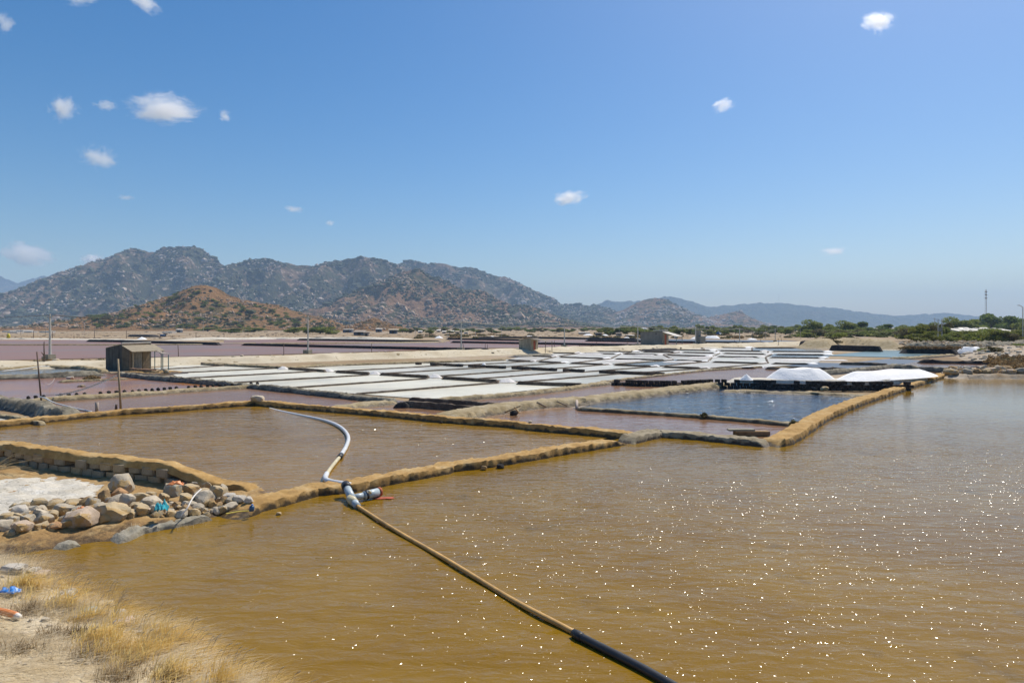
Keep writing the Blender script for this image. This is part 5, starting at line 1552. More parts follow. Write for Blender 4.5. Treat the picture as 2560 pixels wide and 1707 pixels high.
V, Fc = corr_sheet((-0.08, -1.75, 1.98), (Wf + 0.5, 0, 0), (0, 1.72, 0.66), 26, 0.025); obj('porch_roof', V, Fc, M['fibro'], hut)
MB().box(0.0, Wf, -0.012, 0.19, 2.84, 2.96).build('parapet', M['cement_light'], hut)
b = MB(); b.prism([(0.003, -1.2), (0.17, -1.2), (0.17, -0.004), (0.003, -0.004)], -0.1, [2.12, 2.12, 2.58, 2.58]); b.build('porch_wall', M['hutbrown'], hut)
MB().tube([(0.06, -1.66, -0.1), (0.08, -1.66, 1.0), (0.05, -1.66, 1.98)], 0.06, 8).build('post', M['wood'], hut)
MB().tube([(Wf + 0.2, -1.66, -0.1), (Wf + 0.2, -1.66, 1.98)], 0.05, 8).build('post', M['post_teal'], hut)
MB().tube([(-0.05, -1.66, 1.96), (Wf + 0.4, -1.66, 1.96)], 0.045, 6).build('beam', M['wood'], hut)
hut_inv = hut.matrix_world.inverted() if False else None


def loc_of(root, p):
    a = root.rotation_euler[2]
    q = Vector(p) - Vector(root.location)
    c, s = math.cos(-a), math.sin(-a)
    return Vector((q.x * c - q.y * s, q.x * s + q.y * c, q.z))


aw = [loc_of(hut, at(u, v)) for u, v in [(387, 921), (403, 929), (421, 932)]]
for p, hh in zip(aw, (1.92, 1.85, 1.83)):
    MB().tube([(p.x, p.y, -0.1), (p.x, p.y, hh)], 0.045, 8).build('awning_post', M['post_teal'], hut)
MB().prism([(Wf + 0.02, -1.5), (aw[1].x - 0.2, aw[1].y - 0.3), (aw[2].x + 0.25, aw[2].y - 0.1), (Wf + 0.4, -0.1)], 1.86, [2.0, 1.9, 1.88, 2.0]).build('awning_roof', M['tindark'], hut)
MB().tube([(Wf, -1.0, 1.95), tuple(aw[1] + Vector((0, 0, 1.83)))], 0.04, 6).build('beam', M['wood'], hut)
# low brick step under the porch
bp = [Vector(at(u, v)) for u, v in [(329, 929), (360, 931), (391, 933)]]
block_wall('brick_step', bp, 3, 0.42, 0.5, 0.13, [M['brick_red'], M['block_tan']], 'low red brown brick ledge before the dark hut', 'brick ledge', 21, 0.15, part='brick', z0=-0.02)
bank('earth_bank', [(300, 925), (330, 926), (385, 926), (430, 931)], 4.5, 0.16, M['ochre'], 0.5, 0.6, 0.3, 'ochre earth platform under the dark hut and its awning')
x, y, z = at(414, 931, 0.1)
P, Fb = rock_verts(701, 0.35, 0.25, 0.28, 2); tag(obj('rock', P, Fb, rock_mat('grey', None), smooth=True, loc=(x, y, 0.25)), 'grey stone at the foot of the awning posts', 'stone')


def small_hut(u, v, rz, Wf, Dp, hb, hf, wall, doorm, roofm, label, aw, parapet=None, extra=None):
    ox, oy, _ = at(u, v)
    h = empty('salt_hut', (ox, oy, 0.32), R(rz))
    h.scale = (1.12, 1.12, 1.12)
    tag(h, label, 'hut')
    MB().prism([(0, 0), (0.15, 0), (0.15, Dp), (0, Dp)], -0.15, [hf, hf, hb, hb]).build('side_wall', wall, h)
    MB().prism([(Wf - 0.15, 0), (Wf, 0), (Wf, Dp), (Wf - 0.15, Dp)], -0.15, [hf, hf, hb, hb]).build('side_wall', wall, h)
    MB().box(0.155, Wf - 0.155, Dp - 0.15, Dp - 0.003, -0.15, hb).build('back_wall', wall, h)
    w0, w1 = Wf * 0.36, Wf * 0.68
    MB().box(0.155, w0, 0.003, 0.15, -0.15, hf - 0.02).box(w1, Wf - 0.155, 0.003, 0.15, -0.15, hf - 0.02).box(w0, w1, 0.003, 0.15, hf * 0.78, hf - 0.02).build('front_wall', wall, h)
    MB().box(w0 + 0.01, w1 - 0.01, 0.05, 0.09, -0.1, hf * 0.775).build('door', doorm, h)
    V, Fc = corr_sheet((-0.1, -0.05, hf + 0.05), (Wf + 0.2, 0, 0), (0, Dp + 0.1, hb - hf), 14, 0.02); obj('roof_sheet', V, Fc, roofm, h)
    al, ah = aw
    V, Fc = corr_sheet((-0.1, -al, ah), (Wf + 0.1, 0, 0), (0, al, hf - ah - 0.1), 14, 0.02); obj('awning_roof', V, Fc, M['tinwhite'] if parapet else roofm, h)
    for px_ in (0.05, Wf - 0.1):
        MB().tube([(px_, -al + 0.1, -0.15), (px_, -al + 0.1, ah)], 0.05, 8).build('awning_post', M['post_teal'] if parapet else M['darkwood'], h)
    if parapet:
        MB().prism([(-0.004, -0.004), (Wf * 0.9, -0.004), (Wf * 0.9, parapet[0]), (-0.004, parapet[0])], hf + 0.09, hf + parapet[1]).build('parapet', M['cement_light'], h)
    return h


small_hut(1327, 883.5, 62, 2.6, 2.1, 1.8, 2.15, M['huttan'], M['doorred'], M['tindark'], 'small brown hut with a red door and a thin flat awning beside the sand road', (2.6, 1.62))
bank('earth_bank', [(1285, 887), (1310, 886), (1345, 884), (1375, 882)], 3.5, 0.3, M['greybank'], 0.6, 0.5, 0.25, 'dark earth platform under the small brown hut')
g = small_hut(1656, 869.5, 55, 3.2, 4.7, 2.75, 3.0, M['hutgrey'], M['doorred'], M['hutgrey'], 'larger grey cement hut with a raised corner block and white awning', (3.0, 2.05), (2.0, 0.28))
MB().box(-0.02, 0.13, 1.2, 1.5, 2.45, 2.6).build('vent', M['dark'], g)
bank('earth_bank', [(1588, 871.5), (1620, 872), (1660, 871.5), (1690, 870)], 3.5, 0.35, M['blackclay'], 0.6, 0.5, 0.2, 'dark earth platform under the larger grey hut')
ox, oy, _ = at(1764, 867)
tw = empty('cement_tower', (ox, oy, 0.3), R(24))
tag(tw, 'narrow two step cement tower with a tiny awning among the pans', 'tower')
MB().box(-1.55, 0.0, 0, 1.7, -0.2, 2.15).build('lower_block', M['hutgrey'], tw)
MB().box(-1.55, -0.75, 0.75, 1.7, 2.153, 3.6).build('upper_block', M['hutgrey'], tw)
MB().box(-0.77, -0.735, 0.95, 1.4, 2.3, 3.05).build('opening', M['dark'], tw)
MB().prism([(-0.73, 0.5), (0.5, 0.5), (0.5, 1.6), (-0.73, 1.6)], 3.02, [3.15, 3.08, 3.08, 3.15]).build('awning', M['tinwhite'], tw)
MB().box(0.003, 0.06, 0.1, 1.6, 0.0, 2.1).build('pale_wall', M['cement_light'], tw)
bank('earth_bank', [(1738, 867.5), (1765, 868), (1785, 867)], 3.0, 0.25, M['crust'], 0.6, 0.5, 0.2, 'pale earth platform under the narrow cement tower')

# ------------------------------------------------------------------ power poles and cables
M['concrete'] = plain('pole concrete', (0.56, 0.54, 0.48), 0.9, 0.12, 1.5)
M['cable'] = plain('power cable', (0.10, 0.10, 0.10), 0.6, 0.1)
M['porcelain'] = plain('insulator', (0.45, 0.40, 0.35), 0.4, 0.1)


def power_pole(h, r, foot=True):
    root = empty('power_pole', (0, 0, 0))
    MB().tube([(0, 0, -0.2), (0, 0, h)], [r, r * 0.62], 10).build('shaft', M['concrete'], root)
    if foot: MB().prism([(-0.55, -0.55), (0.55, -0.55), (0.45, 0.5), (-0.5, 0.5)], -0.3, 0.32).build('footing', M['greycrust'], root)
    a = MB().box(-0.7, 0.7, -0.05, 0.05, h - 0.42, h - 0.32).build('crossarm', M['concrete'], root)
    for x_ in (-0.6, 0, 0.6):
        MB().tube([(x_, 0, h - 0.32), (x_, 0, h - 0.16)], 0.05, 6).build('insulator', M['porcelain'], a)
    return root


poles = [(125, 890, 783, 'nearest and thickest concrete pole, by the bushes behind the red pond'), (770, 878, 788, 'second big concrete pole, on the sand road above the grey green pan'), (1153, 871.5, 800, 'third concrete pole, with a leaning prop beside it'),
         (1411, 865, 807, 'concrete pole just beyond the small brown hut'), (1594.5, 861, 812, 'concrete pole standing in line with the larger grey hut edge'), (1739, 859, 818, 'concrete pole close beside the narrow cement tower'),
         (1849, 857, 818, 'concrete pole on the golden grass beyond the tower'), (1938, 852.5, 820, 'last thin concrete pole of the road line before the leaning dark wall')]
tops = []
for i, (u, v, vt, lab) in enumerate(poles):
    zb = 0.75 if i < 7 else 0.3
    x, y, _ = at(u, v, zb)
    h = (v - vt) * y / F
    p = power_pole(h, 0.17 if i == 0 else 0.14)
    p.location = (x, y, zb - 0.1)
    p.rotation_euler = (0, 0, R(-25))
    tag(p, lab, 'power pole', 'power poles along the sand road')
    tops.append((x, y, zb - 0.1 + h))
# one pole beyond the frame carries the cables on
tops.insert(0, (tops[0][0] * 2 - tops[1][0], tops[0][1] * 2 - tops[1][1], tops[0][2] + 0.1))
for i in range(len(tops) - 1):
    a, b = Vector(tops[i]), Vector(tops[i + 1])
    for k, off in enumerate((-0.6, 0.0, 0.6)):
        o3 = Vector((math.cos(R(-25)) * off, math.sin(R(-25)) * off, -0.15))
        pts = []
        for j in range(17):
            t = j / 16
            p = a.lerp(b, t) + o3
            p.z -= (a - b).length * 0.022 * 4 * t * (1 - t)
            pts.append(p)
        o = MB().tube(pts, 0.024, 4).build('power_cable', M['cable'])
        tag(o, 'thin sagging cable between the big concrete poles of the sand road', 'cable', 'cables along the sand road')
# thin white poles of the farther line
first = None
for i, (u, v, vt) in enumerate([(211, 830, 806), (508, 831, 799), (1038, 842, 817), (1120, 843, 817), (1189, 844, 818), (1254, 843, 818), (1548, 840, 820), (1612, 843, 819), (1755, 843, 820), (1766, 842, 822), (1880, 846, 823), (1914, 847, 822), (1986, 840, 824), (2001, 847, 822), (2093, 838, 808), (2099, 838, 806)]):
    x, y, _ = at(u, v)
    h = (v - vt) * y / F
    if first is None:
        first = power_pole(h, 0.16, False); p = first; h_first = h
    else:
        p = copy_tree(first)
    p.location = (x, y, 0)
    p.scale = (h / h_first, h / h_first, h / h_first)
    tag(p, 'thin pale pole of the far line before the trees and houses', 'power pole', 'thin poles of the far line')
# double pole with transformer and the pole at the picture edge
x, y, _ = at(2350, 858)
tp = empty('transformer_pole', (x, y, 0)); tag(tp, 'twin poles with a grey transformer rising from the rubble bank hedge', 'power pole')
for dx in (-0.55, 0.55): MB().tube([(dx, 0, -0.2), (dx, 0, 7.0)], [0.16, 0.1], 8).build('shaft', M['concrete'], tp)
MB().box(-0.5, 0.5, -0.35, 0.35, 3.4, 4.5).build('transformer', M['hutgrey'], tp)
MB().box(-1.1, 1.1, -0.06, 0.06, 6.5, 6.62).build('crossarm', M['concrete'], tp)
x, y, _ = at(2337, 846)
tp2 = empty('power_pole', (x, y, 0)); tag(tp2, 'slim pole with a short crossarm just behind the twin transformer poles', 'power pole')
MB().tube([(0, 0, -0.2), (0, 0, 8.5)], [0.15, 0.1], 8).build('shaft', M['concrete'], tp2); MB().box(-0.8, 0.8, -0.06, 0.06, 7.9, 8.0).build('crossarm', M['tindark'], tp2)
x, y, _ = at(2557, 858)
tp3 = empty('street_lamp', (x, y, 0)); tag(tp3, 'tall pole with a bent arm cut by the picture edge above the trees', 'pole')
MB().tube([(0, 0, -0.2), (0, 0, 10.4)], [0.15, 0.1], 8).build('shaft', M['concrete'], tp3); MB().tube([(0, 0, 10.3), (-0.6, 0, 10.75), (-1.2, 0, 10.9)], 0.07, 6).build('arm', M['tindark'], tp3); MB().box(-1.5, -0.9, -0.12, 0.12, 10.84, 10.98).build('lamp_head', M['tindark'], tp3)
# lattice mast
x, y, z = far(2465, 818, 900)
mast = empty('lattice_mast', (x, y, 0)); tag(mast, 'tall lattice antenna mast behind the big trees', 'antenna mast')
Hm = (818 - 724) * 900 / F + 4.6
legs = [(math.cos(a) * 1.2, math.sin(a) * 1.2) for a in (0.3, 0.3 + 2.094, 0.3 + 4.189)]
for (lx, ly) in legs: MB().tube([(lx, ly, 0), (lx * 0.7, ly * 0.7, Hm)], 0.12, 5).build('leg', M['tindark'], mast)
n = 24
b = MB()
for j in range(n):
    for k in range(3):
        p, q = legs[k], legs[(k + 1) % 3]
        s0, s1 = 1 - 0.3 * j / n, 1 - 0.3 * (j + 1) / n
        b.tube([(p[0] * s0, p[1] * s0, Hm * j / n), (q[0] * s1, q[1] * s1, Hm * (j + 1) / n)], 0.06, 3)
b.build('bracing', M['tindark'], mast)['kind'] = 'stuff'
for zz in (0.93, 0.86, 0.78): MB().box(-1.5, 1.5, -0.3, 0.3, Hm * zz, Hm * zz + 1.6).build('antenna_panel', M['concrete'], mast)
x, y, z = far(1947, 757, 8600)
b = MB(); b.tube([(x, y, z - 40), (x, y, z + 22 * 8600 / F)], 1.6, 5); tag(b.build('mast', M['concrete']), 'hair thin mast on top of the long far ridge', 'antenna mast')

# ------------------------------------------------------------------ stakes, posts and the flagged rope
stick('wooden_pole', at(104, 1012), (at(104, 1012)[0] - 0.28, at(104, 1012)[1], 3.15), 0.05, 0.035, M['darkwood'], 'tall thin wooden pole by the thick grey bank, at the rope end')
stick('wooden_pole', at(302, 1026), (at(302, 1026)[0] - 0.16, at(302, 1026)[1], 2.85), 0.06, 0.05, M['wood'], 'thicker wooden pole on the far ochre bank holding the flagged rope')
stick('stake', at(242, 1031), (at(242, 1031)[0], at(242, 1031)[1], 0.55), 0.085, 0.085, M['granite'], 'short grey stake on the far ochre bank left of the thicker pole', 'stake')
stick('stake', at(290, 1026), (at(290, 1026)[0] + 0.03, at(290, 1026)[1], 0.34), 0.07, 0.06, M['darkwood'], 'very short dark stake beside the thicker wooden pole', 'stake')
p0 = Vector(at(302, 1026)) + Vector((-0.1, 0, 2.05)); p1 = Vector(at(104, 1000)) + Vector((0.1, 0.2, 0.28))
rope = empty('flagged_rope', p0); tag(rope, 'dark rope with small white flags sagging from the thicker pole', 'rope')
pts = []
for j in range(41):
    t = j / 40
    q = p0.lerp(p1, t); q.z -= 0.55 * 4 * t * (1 - t) * 0.5
    pts.append(q - p0)
MB().tube(pts, 0.010, 4).build('cord', M['cable'], rope)
fm = None
for j in range(1, 34):
    a, b2 = pts[j], pts[j + 1]
    c = (a + b2) / 2
    if fm is None:
        f = MB().box(-0.10, 0.10, -0.006, 0.006, -0.075, 0.0).build('flag', M['tinwhite'], rope); fm = f.data
    else:
        f = bpy.data.objects.new('flag', fm); f.parent = rope; COL.objects.link(f)
    f.location = c
    f.rotation_euler = (0, math.atan2(-(b2.z - a.z), (b2 - a).xy.length) * -1 if False else 0, math.atan2(b2.y - a.y, b2.x - a.x))
p0 = Vector(at(104, 1012)) + Vector((-0.18, 0, 1.7)); p1 = Vector(at(137, 951)) + Vector((0, 0, 0.2))
rope = empty('flagged_rope', p0); tag(rope, 'faint dotted white cord from the thin pole to the mud islet', 'rope')
b = MB(); b.tube([p0.lerp(p1, t / 20) - p0 - Vector((0, 0, 0.5 * 4 * t / 20 * (1 - t / 20))) for t in range(21)], 0.008, 4); b.build('cord', M['tinwhite'], rope)
# thin pipe hanging over the pond at the thick grey bank
tag(MB().tube(smooth_line([at(100, 992, 0.5), at(112, 994, 0.5), at(128, 1004, 0.3), at(146, 1010, 0.14), at(185, 1020, 0.05), at(228, 1029, 0.02)], 2), 0.04, 8).build('hose', M['pvc'], None, True), 'thin white hose sloping from the thick grey bank into the mauve pond', 'hose')
tag(MB().tube(smooth_line([at(0, 928, 0.2), at(60, 922, 0.25), at(95, 916, 0.3), at(124, 915, 0.3)], 1), 0.05, 6).build('hose', M['pvc'], None, True), 'pale hose along the sand bank to the nearest big pole', 'hose')
# dead trunk, rubble and branches at the first pole
x, y, _ = at(110, 911, 0.3)
tr = empty('dead_tree', (x, y, 0.2)); tag(tr, 'dark bare dead trunk with a side branch by the nearest big pole', 'dead tree')
MB().tube([(0, 0, 0), (0.05, 0, 1.0), (0.0, 0, 2.1), (0.02, 0, 2.75)], [0.09, 0.08, 0.06, 0.04], 6).build('trunk', M['darkwood'], tr)
MB().tube([(0.05, 0, 1.0), (-0.15, 0, 1.35), (-0.35, 0, 1.55)], [0.07, 0.05, 0.02], 6).build('branch', M['darkwood'], tr)
for i, (u, v, w, c) in enumerate([(140, 906, 26, 'grey'), (130, 909, 20, 'brown'), (150, 909, 18, 'white'), (118, 899, 30, 'tan')]):
    x, y, _ = at(u, v, 0.2); s = w * y / F * 0.5
    P, Fb = rock_verts(720 + i, s, s * 0.8, s * 0.7, 2)
    tag(obj('rock', P, Fb, rock_mat(c, None), smooth=True, loc=(x, y, 0.3)), ['dark grey rubble lump right of the nearest pole', 'brown rubble lump at the foot of the nearest pole', 'whitish rubble lump at the end of the heap by the nearest pole', 'tan earth lump carrying the footing of the nearest pole'][i], 'stone')
for i, (u, v, vt, du) in enumerate([(447, 903, 859, -2), (709.5, 895, 856, 0), (929, 886, 857, 0), (1161, 882, 855, -4), (1213, 879, 858, 0), (1218.5, 880, 859, 0), (1386, 873, 850, 0), (1451.5, 872, 857, -4), (1489, 870, 853, 3), (1568, 869, 842, 0), (1836, 864, 848, 0), (1900, 861, 846, 2), (1946, 864, 845, 0), (1952, 859, 846, 2), (1703, 874, 868, -3)]):
    x, y, _ = at(u, v, 0.1)
    h = (v - vt) * y / F
    stick('fence_post', (x, y, -0.1), (x + du * y / F, y, h), 0.05, 0.045, M['darkwood'], 'thin dark post standing alone along the sand road', 'post', 'dark posts along the sand road')
for i, (u, v, vt) in enumerate([(84, 845, 826), (131, 846, 829), (236, 845, 824), (316, 845, 825), (52, 836, 818), (114, 834, 822), (490, 846, 831), (560, 843, 832), (620, 841, 832), (690, 841, 831), (185, 846, 838), (400, 846, 835)]):
    x, y, _ = at(u, v)
    h = (v - vt) * y / F
    stick('fence_post', (x, y, -0.1), (x, y, h), 0.11, 0.09, M['darkwood'], 'far dark post on the pale land beyond the mauve lake', 'post', 'far posts beyond the lake')

# ------------------------------------------------------------------ trees and bushes
M['bark'] = plain('tree bark', (0.14, 0.105, 0.07), 0.95, 0.3, 3)


def tree_proto(name, seed, n, leaf, m, lobes=9, low=0.24, spread=0.34, lob=0.2):
    """a unit tree: crown about 1 wide, 1 high, standing on the origin"""
    r = np.random.default_rng(seed)
    root = empty(name, (0, 0, 0))
    b = MB()
    b.tube([(0, 0, -0.02), (0.02, 0.0, low * 0.7), (0.0, 0.02, low * 1.5)], [0.04, 0.03, 0.018], 7)
    cs = []
    for k in range(lobes):
        a = 2.4 * k + r.random()
        zz = low + 0.04 + (0.80 - low - 0.04) * ((k * 0.618 + 0.15 * r.random()) % 1.0)
        q = spread * math.sqrt(max(0.05, 1 - ((zz - 0.40) / 0.55) ** 2)) * (0.35 + 0.75 * r.random())
        c = np.array([math.cos(a) * q, math.sin(a) * q, zz])
        cs.append(c)
        b.tube([(0.01, 0.01, low * 0.8), tuple(c * np.array([0.5, 0.5, 0.8])), tuple(c)], [0.02, 0.012, 0.005], 5)
    b.build('trunk', M['bark'], root)
    P = []
    for c in cs:
        k = n // lobes
        d = r.normal(size=(k, 3)); d /= np.linalg.norm(d, axis=1)[:, None]
        rad = (lob * (0.75 + 0.5 * r.random())) * (0.4 + 0.65 * r.random(k) ** 0.6)
        q = c + d * rad[:, None] * np.array([1.1, 1.1, 0.9])
        q[:, 2] = np.maximum(q[:, 2], 0.02)
        P.append(q)
    V, Fc = leaf_quads(np.concatenate(P), leaf, r)
    obj('crown', V, Fc, m, root)
    return root


def palm_proto(seed):
    r = np.random.default_rng(seed)
    root = empty('palm_tree', (0, 0, 0))
    MB().tube([(0, 0, -0.02), (0.03, 0, 0.35), (0.02, 0, 0.72)], [0.03, 0.024, 0.02], 6).build('trunk', M['bark'], root)
    for k in range(11):
        a = 2 * math.pi * k / 11 + r.random() * 0.3; up = r.uniform(-0.1, 0.6)
        V, Fc = [], []
        for j in range(6):
            t = j / 5
            q = 0.34 * t
            p = Vector((0.02 + math.cos(a) * q, math.sin(a) * q, 0.72 + up * q - 0.55 * t * t * 0.4))
            wv = Vector((-math.sin(a), math.cos(a), -0.25)) * 0.045 * math.sin(3.0 * (t * 0.9 + 0.08))
            V += [p - wv, p + Vector((0, 0, 0.012)), p + wv]
        for j in range(5):
            i0 = 3 * j
            Fc += [[i0, i0 + 1, i0 + 4, i0 + 3], [i0 + 1, i0 + 2, i0 + 5, i0 + 4]]
        obj('frond', V, Fc, M['leafdark'], root)
    return root


protos = {'a': tree_proto('broad_tree', 1, 2600, 0.04, M['leaf']), 'b': tree_proto('broad_tree', 2, 2800, 0.04, M['leafdark'], 12, 0.18), 'c': tree_proto('broad_tree', 3, 2400, 0.04, M['leafyellow'], 10, 0.14),
          'd': tree_proto('broad_tree', 4, 2600, 0.04, M['leaf'], 14, 0.20), 'p': palm_proto(5), 's': tree_proto('shrub', 6, 1600, 0.05, M['leaf'], 10, 0.04, 0.34, 0.22), 't': tree_proto('shrub', 7, 1600, 0.05, M['leafyellow'], 11, 0.04, 0.34, 0.22), 'u': tree_proto('shrub', 8, 1400, 0.05, M['scrubleaf'], 9, 0.04, 0.34, 0.22)}
used = set()


def plant(kind, u, vb, w, h, label, cat='tree', group=None, z=0.0, d=None):
    if d is None:
        x, y, _ = at(u, vb, z)
    else:
        x, y = (u - CU) / F * d, d
        z = z if z else 0.0
    p = protos[kind]
    if kind in used: p = copy_tree(p)
    used.add(kind)
    s = y / F
    p.location = (x, y, z - 0.05)
    p.scale = (w * s * 1.25, w * s * 1.25, h * s * 1.12)
    p.rotation_euler = (0, 0, random.uniform(0, 6.28))
    tag(p, label, cat, group)


BIG = [('b', 2482, 834, 66, 50, 'tallest dark green tree beside the lattice mast'), ('b', 2528, 835, 60, 45, 'large dark green tree at the end of the white warehouse roof'), ('a', 2392, 836, 62, 40, 'rounded green tree before the warehouse end'),
       ('d', 2556, 838, 40, 30, 'green tree cut by the picture edge over the hedge'), ('d', 2432, 836, 50, 36, 'green tree behind the small white roof pieces'), ('a', 2325, 836, 44, 28, 'green tree just left of the twin transformer poles'),
       ('d', 2292, 836, 44, 26, 'green tree next but one before the transformer poles'), ('a', 2258, 838, 36, 24, 'slender loose green tree with visible stems above the rubble'), ('b', 2218, 838, 50, 28, 'olive green tree over the pale sand mound end'),
       ('b', 2150, 836, 52, 32, 'dark green bushy tree beyond the sand mound'), ('a', 2112, 836, 54, 32, 'green bushy tree beside the two thin poles'), ('d', 2064, 836, 34, 25, 'green tree between two bushier trees in the tree line'),
       ('a', 2028, 836, 54, 34, 'bright green rounded tree beginning the taller tree line'), ('b', 2180, 838, 34, 20, 'low dark tree in the gap of the taller tree line'), ('d', 2085, 838, 40, 22, 'low green tree under the two bushy trees'), ('d', 2455, 830, 60, 30, 'green tree directly below the lattice mast')]
for k, u, v, w, h, lab in BIG: plant(k, u, v, w, h, lab)
for i in range(34):
    u = 2275 + i * 8.8 + random.uniform(-4, 4)
    plant(random.choice('sttsu'), u, 855 - random.uniform(0, 9), random.uniform(34, 50), random.uniform(19, 30) * (1.35 if 2300 < u < 2370 else 1.0), 'green bush of the dense hedge above the rubble bank', 'bush', 'hedge of bushes above the rubble bank', 0.6)
for k, u, v, w, h, lab in [('s', 2097, 852, 32, 20, 'roundest green bush on the sand mound'), ('u', 2080, 857, 44, 15, 'low olive bush at the foot of the round green bush'), ('u', 2046, 858, 24, 13, 'olive bush beside the leaning dark wall piece'), ('u', 2126, 853, 30, 10, 'sparse bush at the far end of the sand mound'),
                           ('s', 2455, 879, 18, 10, 'little green bush beside the salt heap on the rubble slope'), ('u', 2480, 884, 36, 18, 'brown olive bush on the rubble slope'), ('s', 2555, 872, 36, 14, 'green bush at the picture edge on the rubble slope'), ('u', 2520, 908, 40, 14, 'dry bush on the ochre top of the rubble slope')]:
    plant(k, u, v, w, h, lab, 'bush', None, 0.9 if v < 870 else 0.5)
for i in range(40):
    u = 2000 + i * 8 + random.uniform(-5, 5)
    plant(random.choice('stud'), u, 839 + random.uniform(-3, 5), random.uniform(28, 44), random.uniform(10, 17), 'low green thicket along the foot of the taller tree line', 'bush', 'thicket under the taller trees')
# mid band of trees
r_ = np.random.default_rng(12)
for i in range(66):
    u = 1500 + i * 8.2 + r_.uniform(-6, 6)
    plant(random.choice('abdc'), u, 832 + r_.uniform(-4, 5), r_.uniform(20, 34), r_.uniform(10, 17), 'low green tree of the long band behind the huts and lake', 'tree', 'trees of the long far band')
for i in range(46):
    u = 1000 + i * 11.5 + r_.uniform(-7, 7)
    plant(random.choice('badu'), u, 829 + r_.uniform(-3, 4), r_.uniform(14, 24), r_.uniform(6, 10), 'small dark tree of the thin scattered band below the middle hill', 'tree', 'trees below the middle hill')
for u, v, h in [(1692, 836, 18), (1706, 837, 20), (1722, 836, 17), (1880, 838, 19), (1890, 838, 20), (1462, 833, 14), (1655, 835, 18), (1905, 838, 17)]:
    plant('p', u, v, h, h, 'small palm tree rising from the long far band of trees', 'palm tree', 'palms in the far band')
for i, (u, v, w, h) in enumerate([(578, 832, 60, 11), (632, 830, 46, 12), (735, 833, 44, 14), (765, 834, 40, 16), (800, 834, 44, 17), (822, 835, 44, 19), (700, 826, 40, 10), (520, 828, 50, 9), (905, 826, 44, 16), (655, 823, 40, 10), (560, 826, 40, 9), (975, 824, 16, 12), (999, 826, 14, 16), (1077, 834, 14, 11)]):
    plant('bsad'[i % 4], u, v, w, h, ['green clump at the foot of the orange hill beside the second big pole', 'dark clump along the foot of the orange hill'][0 if u in (735, 765, 800, 822) else 1], 'tree', 'clumps at the second pole' if u in (735, 765, 800, 822) else 'clumps along the foot of the orange hill')
# shrubs on the orange hill
hf8 = HILLS['hill8'][0]
pr = protos['u']
for i in range(300):
    u = r_.uniform(215, 840); d = r_.uniform(835, 1120)
    x = (u - CU) / F * d
    z = float(hf8(np.array([x]), np.array([d]))[0])
    if z < 3: continue
    p = copy_tree(protos['s'] if i % 3 else protos['u'])
    s = r_.uniform(5, 12)
    p.location = (x, d, z - 0.5); p.scale = (s, s, s * 0.55); p.rotation_euler = (0, 0, r_.uniform(0, 6))
    tag(p, 'dark shrub dotted over the orange hillside', 'shrub', 'shrubs on the orange hill')
for i in range(26):
    u = 4 + i * 8 + r_.uniform(-4, 4)
    plant('b', u, 823 + r_.uniform(-1, 1), r_.uniform(14, 24), r_.uniform(5, 9), 'dark far tree in the strip below the tallest mountain', 'tree', 'far trees below the tallest mountain')


# ------------------------------------------------------------------ far houses and sheds
M['wbluedark'] = plain('dark blue grey wall', (0.085, 0.10, 0.125), 0.9, 0.3, 1)
M['wtan'] = plain('tan wall', (0.40, 0.33, 0.26), 0.9, 0.2, 1)
M['wwhite'] = plain('white wall', (0.66, 0.64, 0.60), 0.9, 0.1, 1)
M['greenroof'] = plain('pale greenhouse sheet', (0.60, 0.66, 0.68), 0.6, 0.1, 0.1)


def far_house(u, v, w, h, wall, roof, label, name='farm_shed', depth=1.0, slope=0.25, rz=0.0, group=None, cat='shed', overhang=0.3, door=True):
    x, y, _ = at(u, v)
    s = y / F
    W_, H_ = w * s, h * s
    D_ = W_ * depth
    root = empty(name, (x, y, 0), R(rz)); tag(root, label, cat, group)
    MB().prism([(-W_ / 2, 0), (W_ / 2, 0), (W_ / 2, D_), (-W_ / 2, D_)], -0.2, [H_ * (1 - slope), H_ * (1 - slope), H_, H_]).build('walls', wall, root)
    MB().prism([(-W_ / 2 - overhang, -overhang), (W_ / 2 + overhang, -overhang), (W_ / 2 + overhang, D_ + overhang), (-W_ / 2 - overhang, D_ + overhang)], H_ * (1 - slope) - 0.03,
               [H_ * (1 - slope) + 0.12, H_ * (1 - slope) + 0.12, H_ + 0.15, H_ + 0.15]).build('roof', roof, root)
    if door: MB().box(-W_ * 0.12, W_ * 0.16, -0.04, 0.06, -0.1, H_ * 0.6).build('door', M['dark'], root)
    return root


far_house(868, 831, 22, 8, M['wbluedark'], M['tinwhite'], 'dark blue shed with an open front below the small orange hill', slope=0.1)
far_house(897, 838, 26, 12, M['wbluedark'], M['tindark'], 'long dark shed with a grey roof sloping to a tan end', slope=0.35)
far_house(915, 839, 13, 9, M['wtan'], M['tindark'], 'small tan shed built against the long dark shed', slope=0.1)
far_house(946, 830, 14, 9, M['wbluedark'], M['tinwhite'], 'dark blue shed with a pale roof beside the orange hill foot', slope=0.15)
far_house(982, 834, 18, 11, M['wbluedark'], M['fibro'], 'shed with a pale overhanging roof near two small trees', slope=0.15, overhang=0.8)
far_house(445, 831, 12, 8, M['wbluedark'], M['tinwhite'], 'blue white hut on the pale land below the orange hill', slope=0.15)
far_house(418, 832, 24, 3, M['wwhite'], M['tinwhite'], 'long low white shed next to the blue white hut', slope=0.1, door=False)
far_house(412, 841, 7, 9, M['wtan'], M['tindark'], 'narrow little tan hut beside the dark blue barrel', slope=0.1)
x, y, _ = at(408, 841); tag(MB().tube([(x - 1.2, y - 0.5, 0.5), (x + 1.2, y - 0.5, 0.5)], 0.55, 12).build('barrel', M['bluebottle'], None, True), 'dark blue barrel lying before the narrow tan hut', 'barrel')
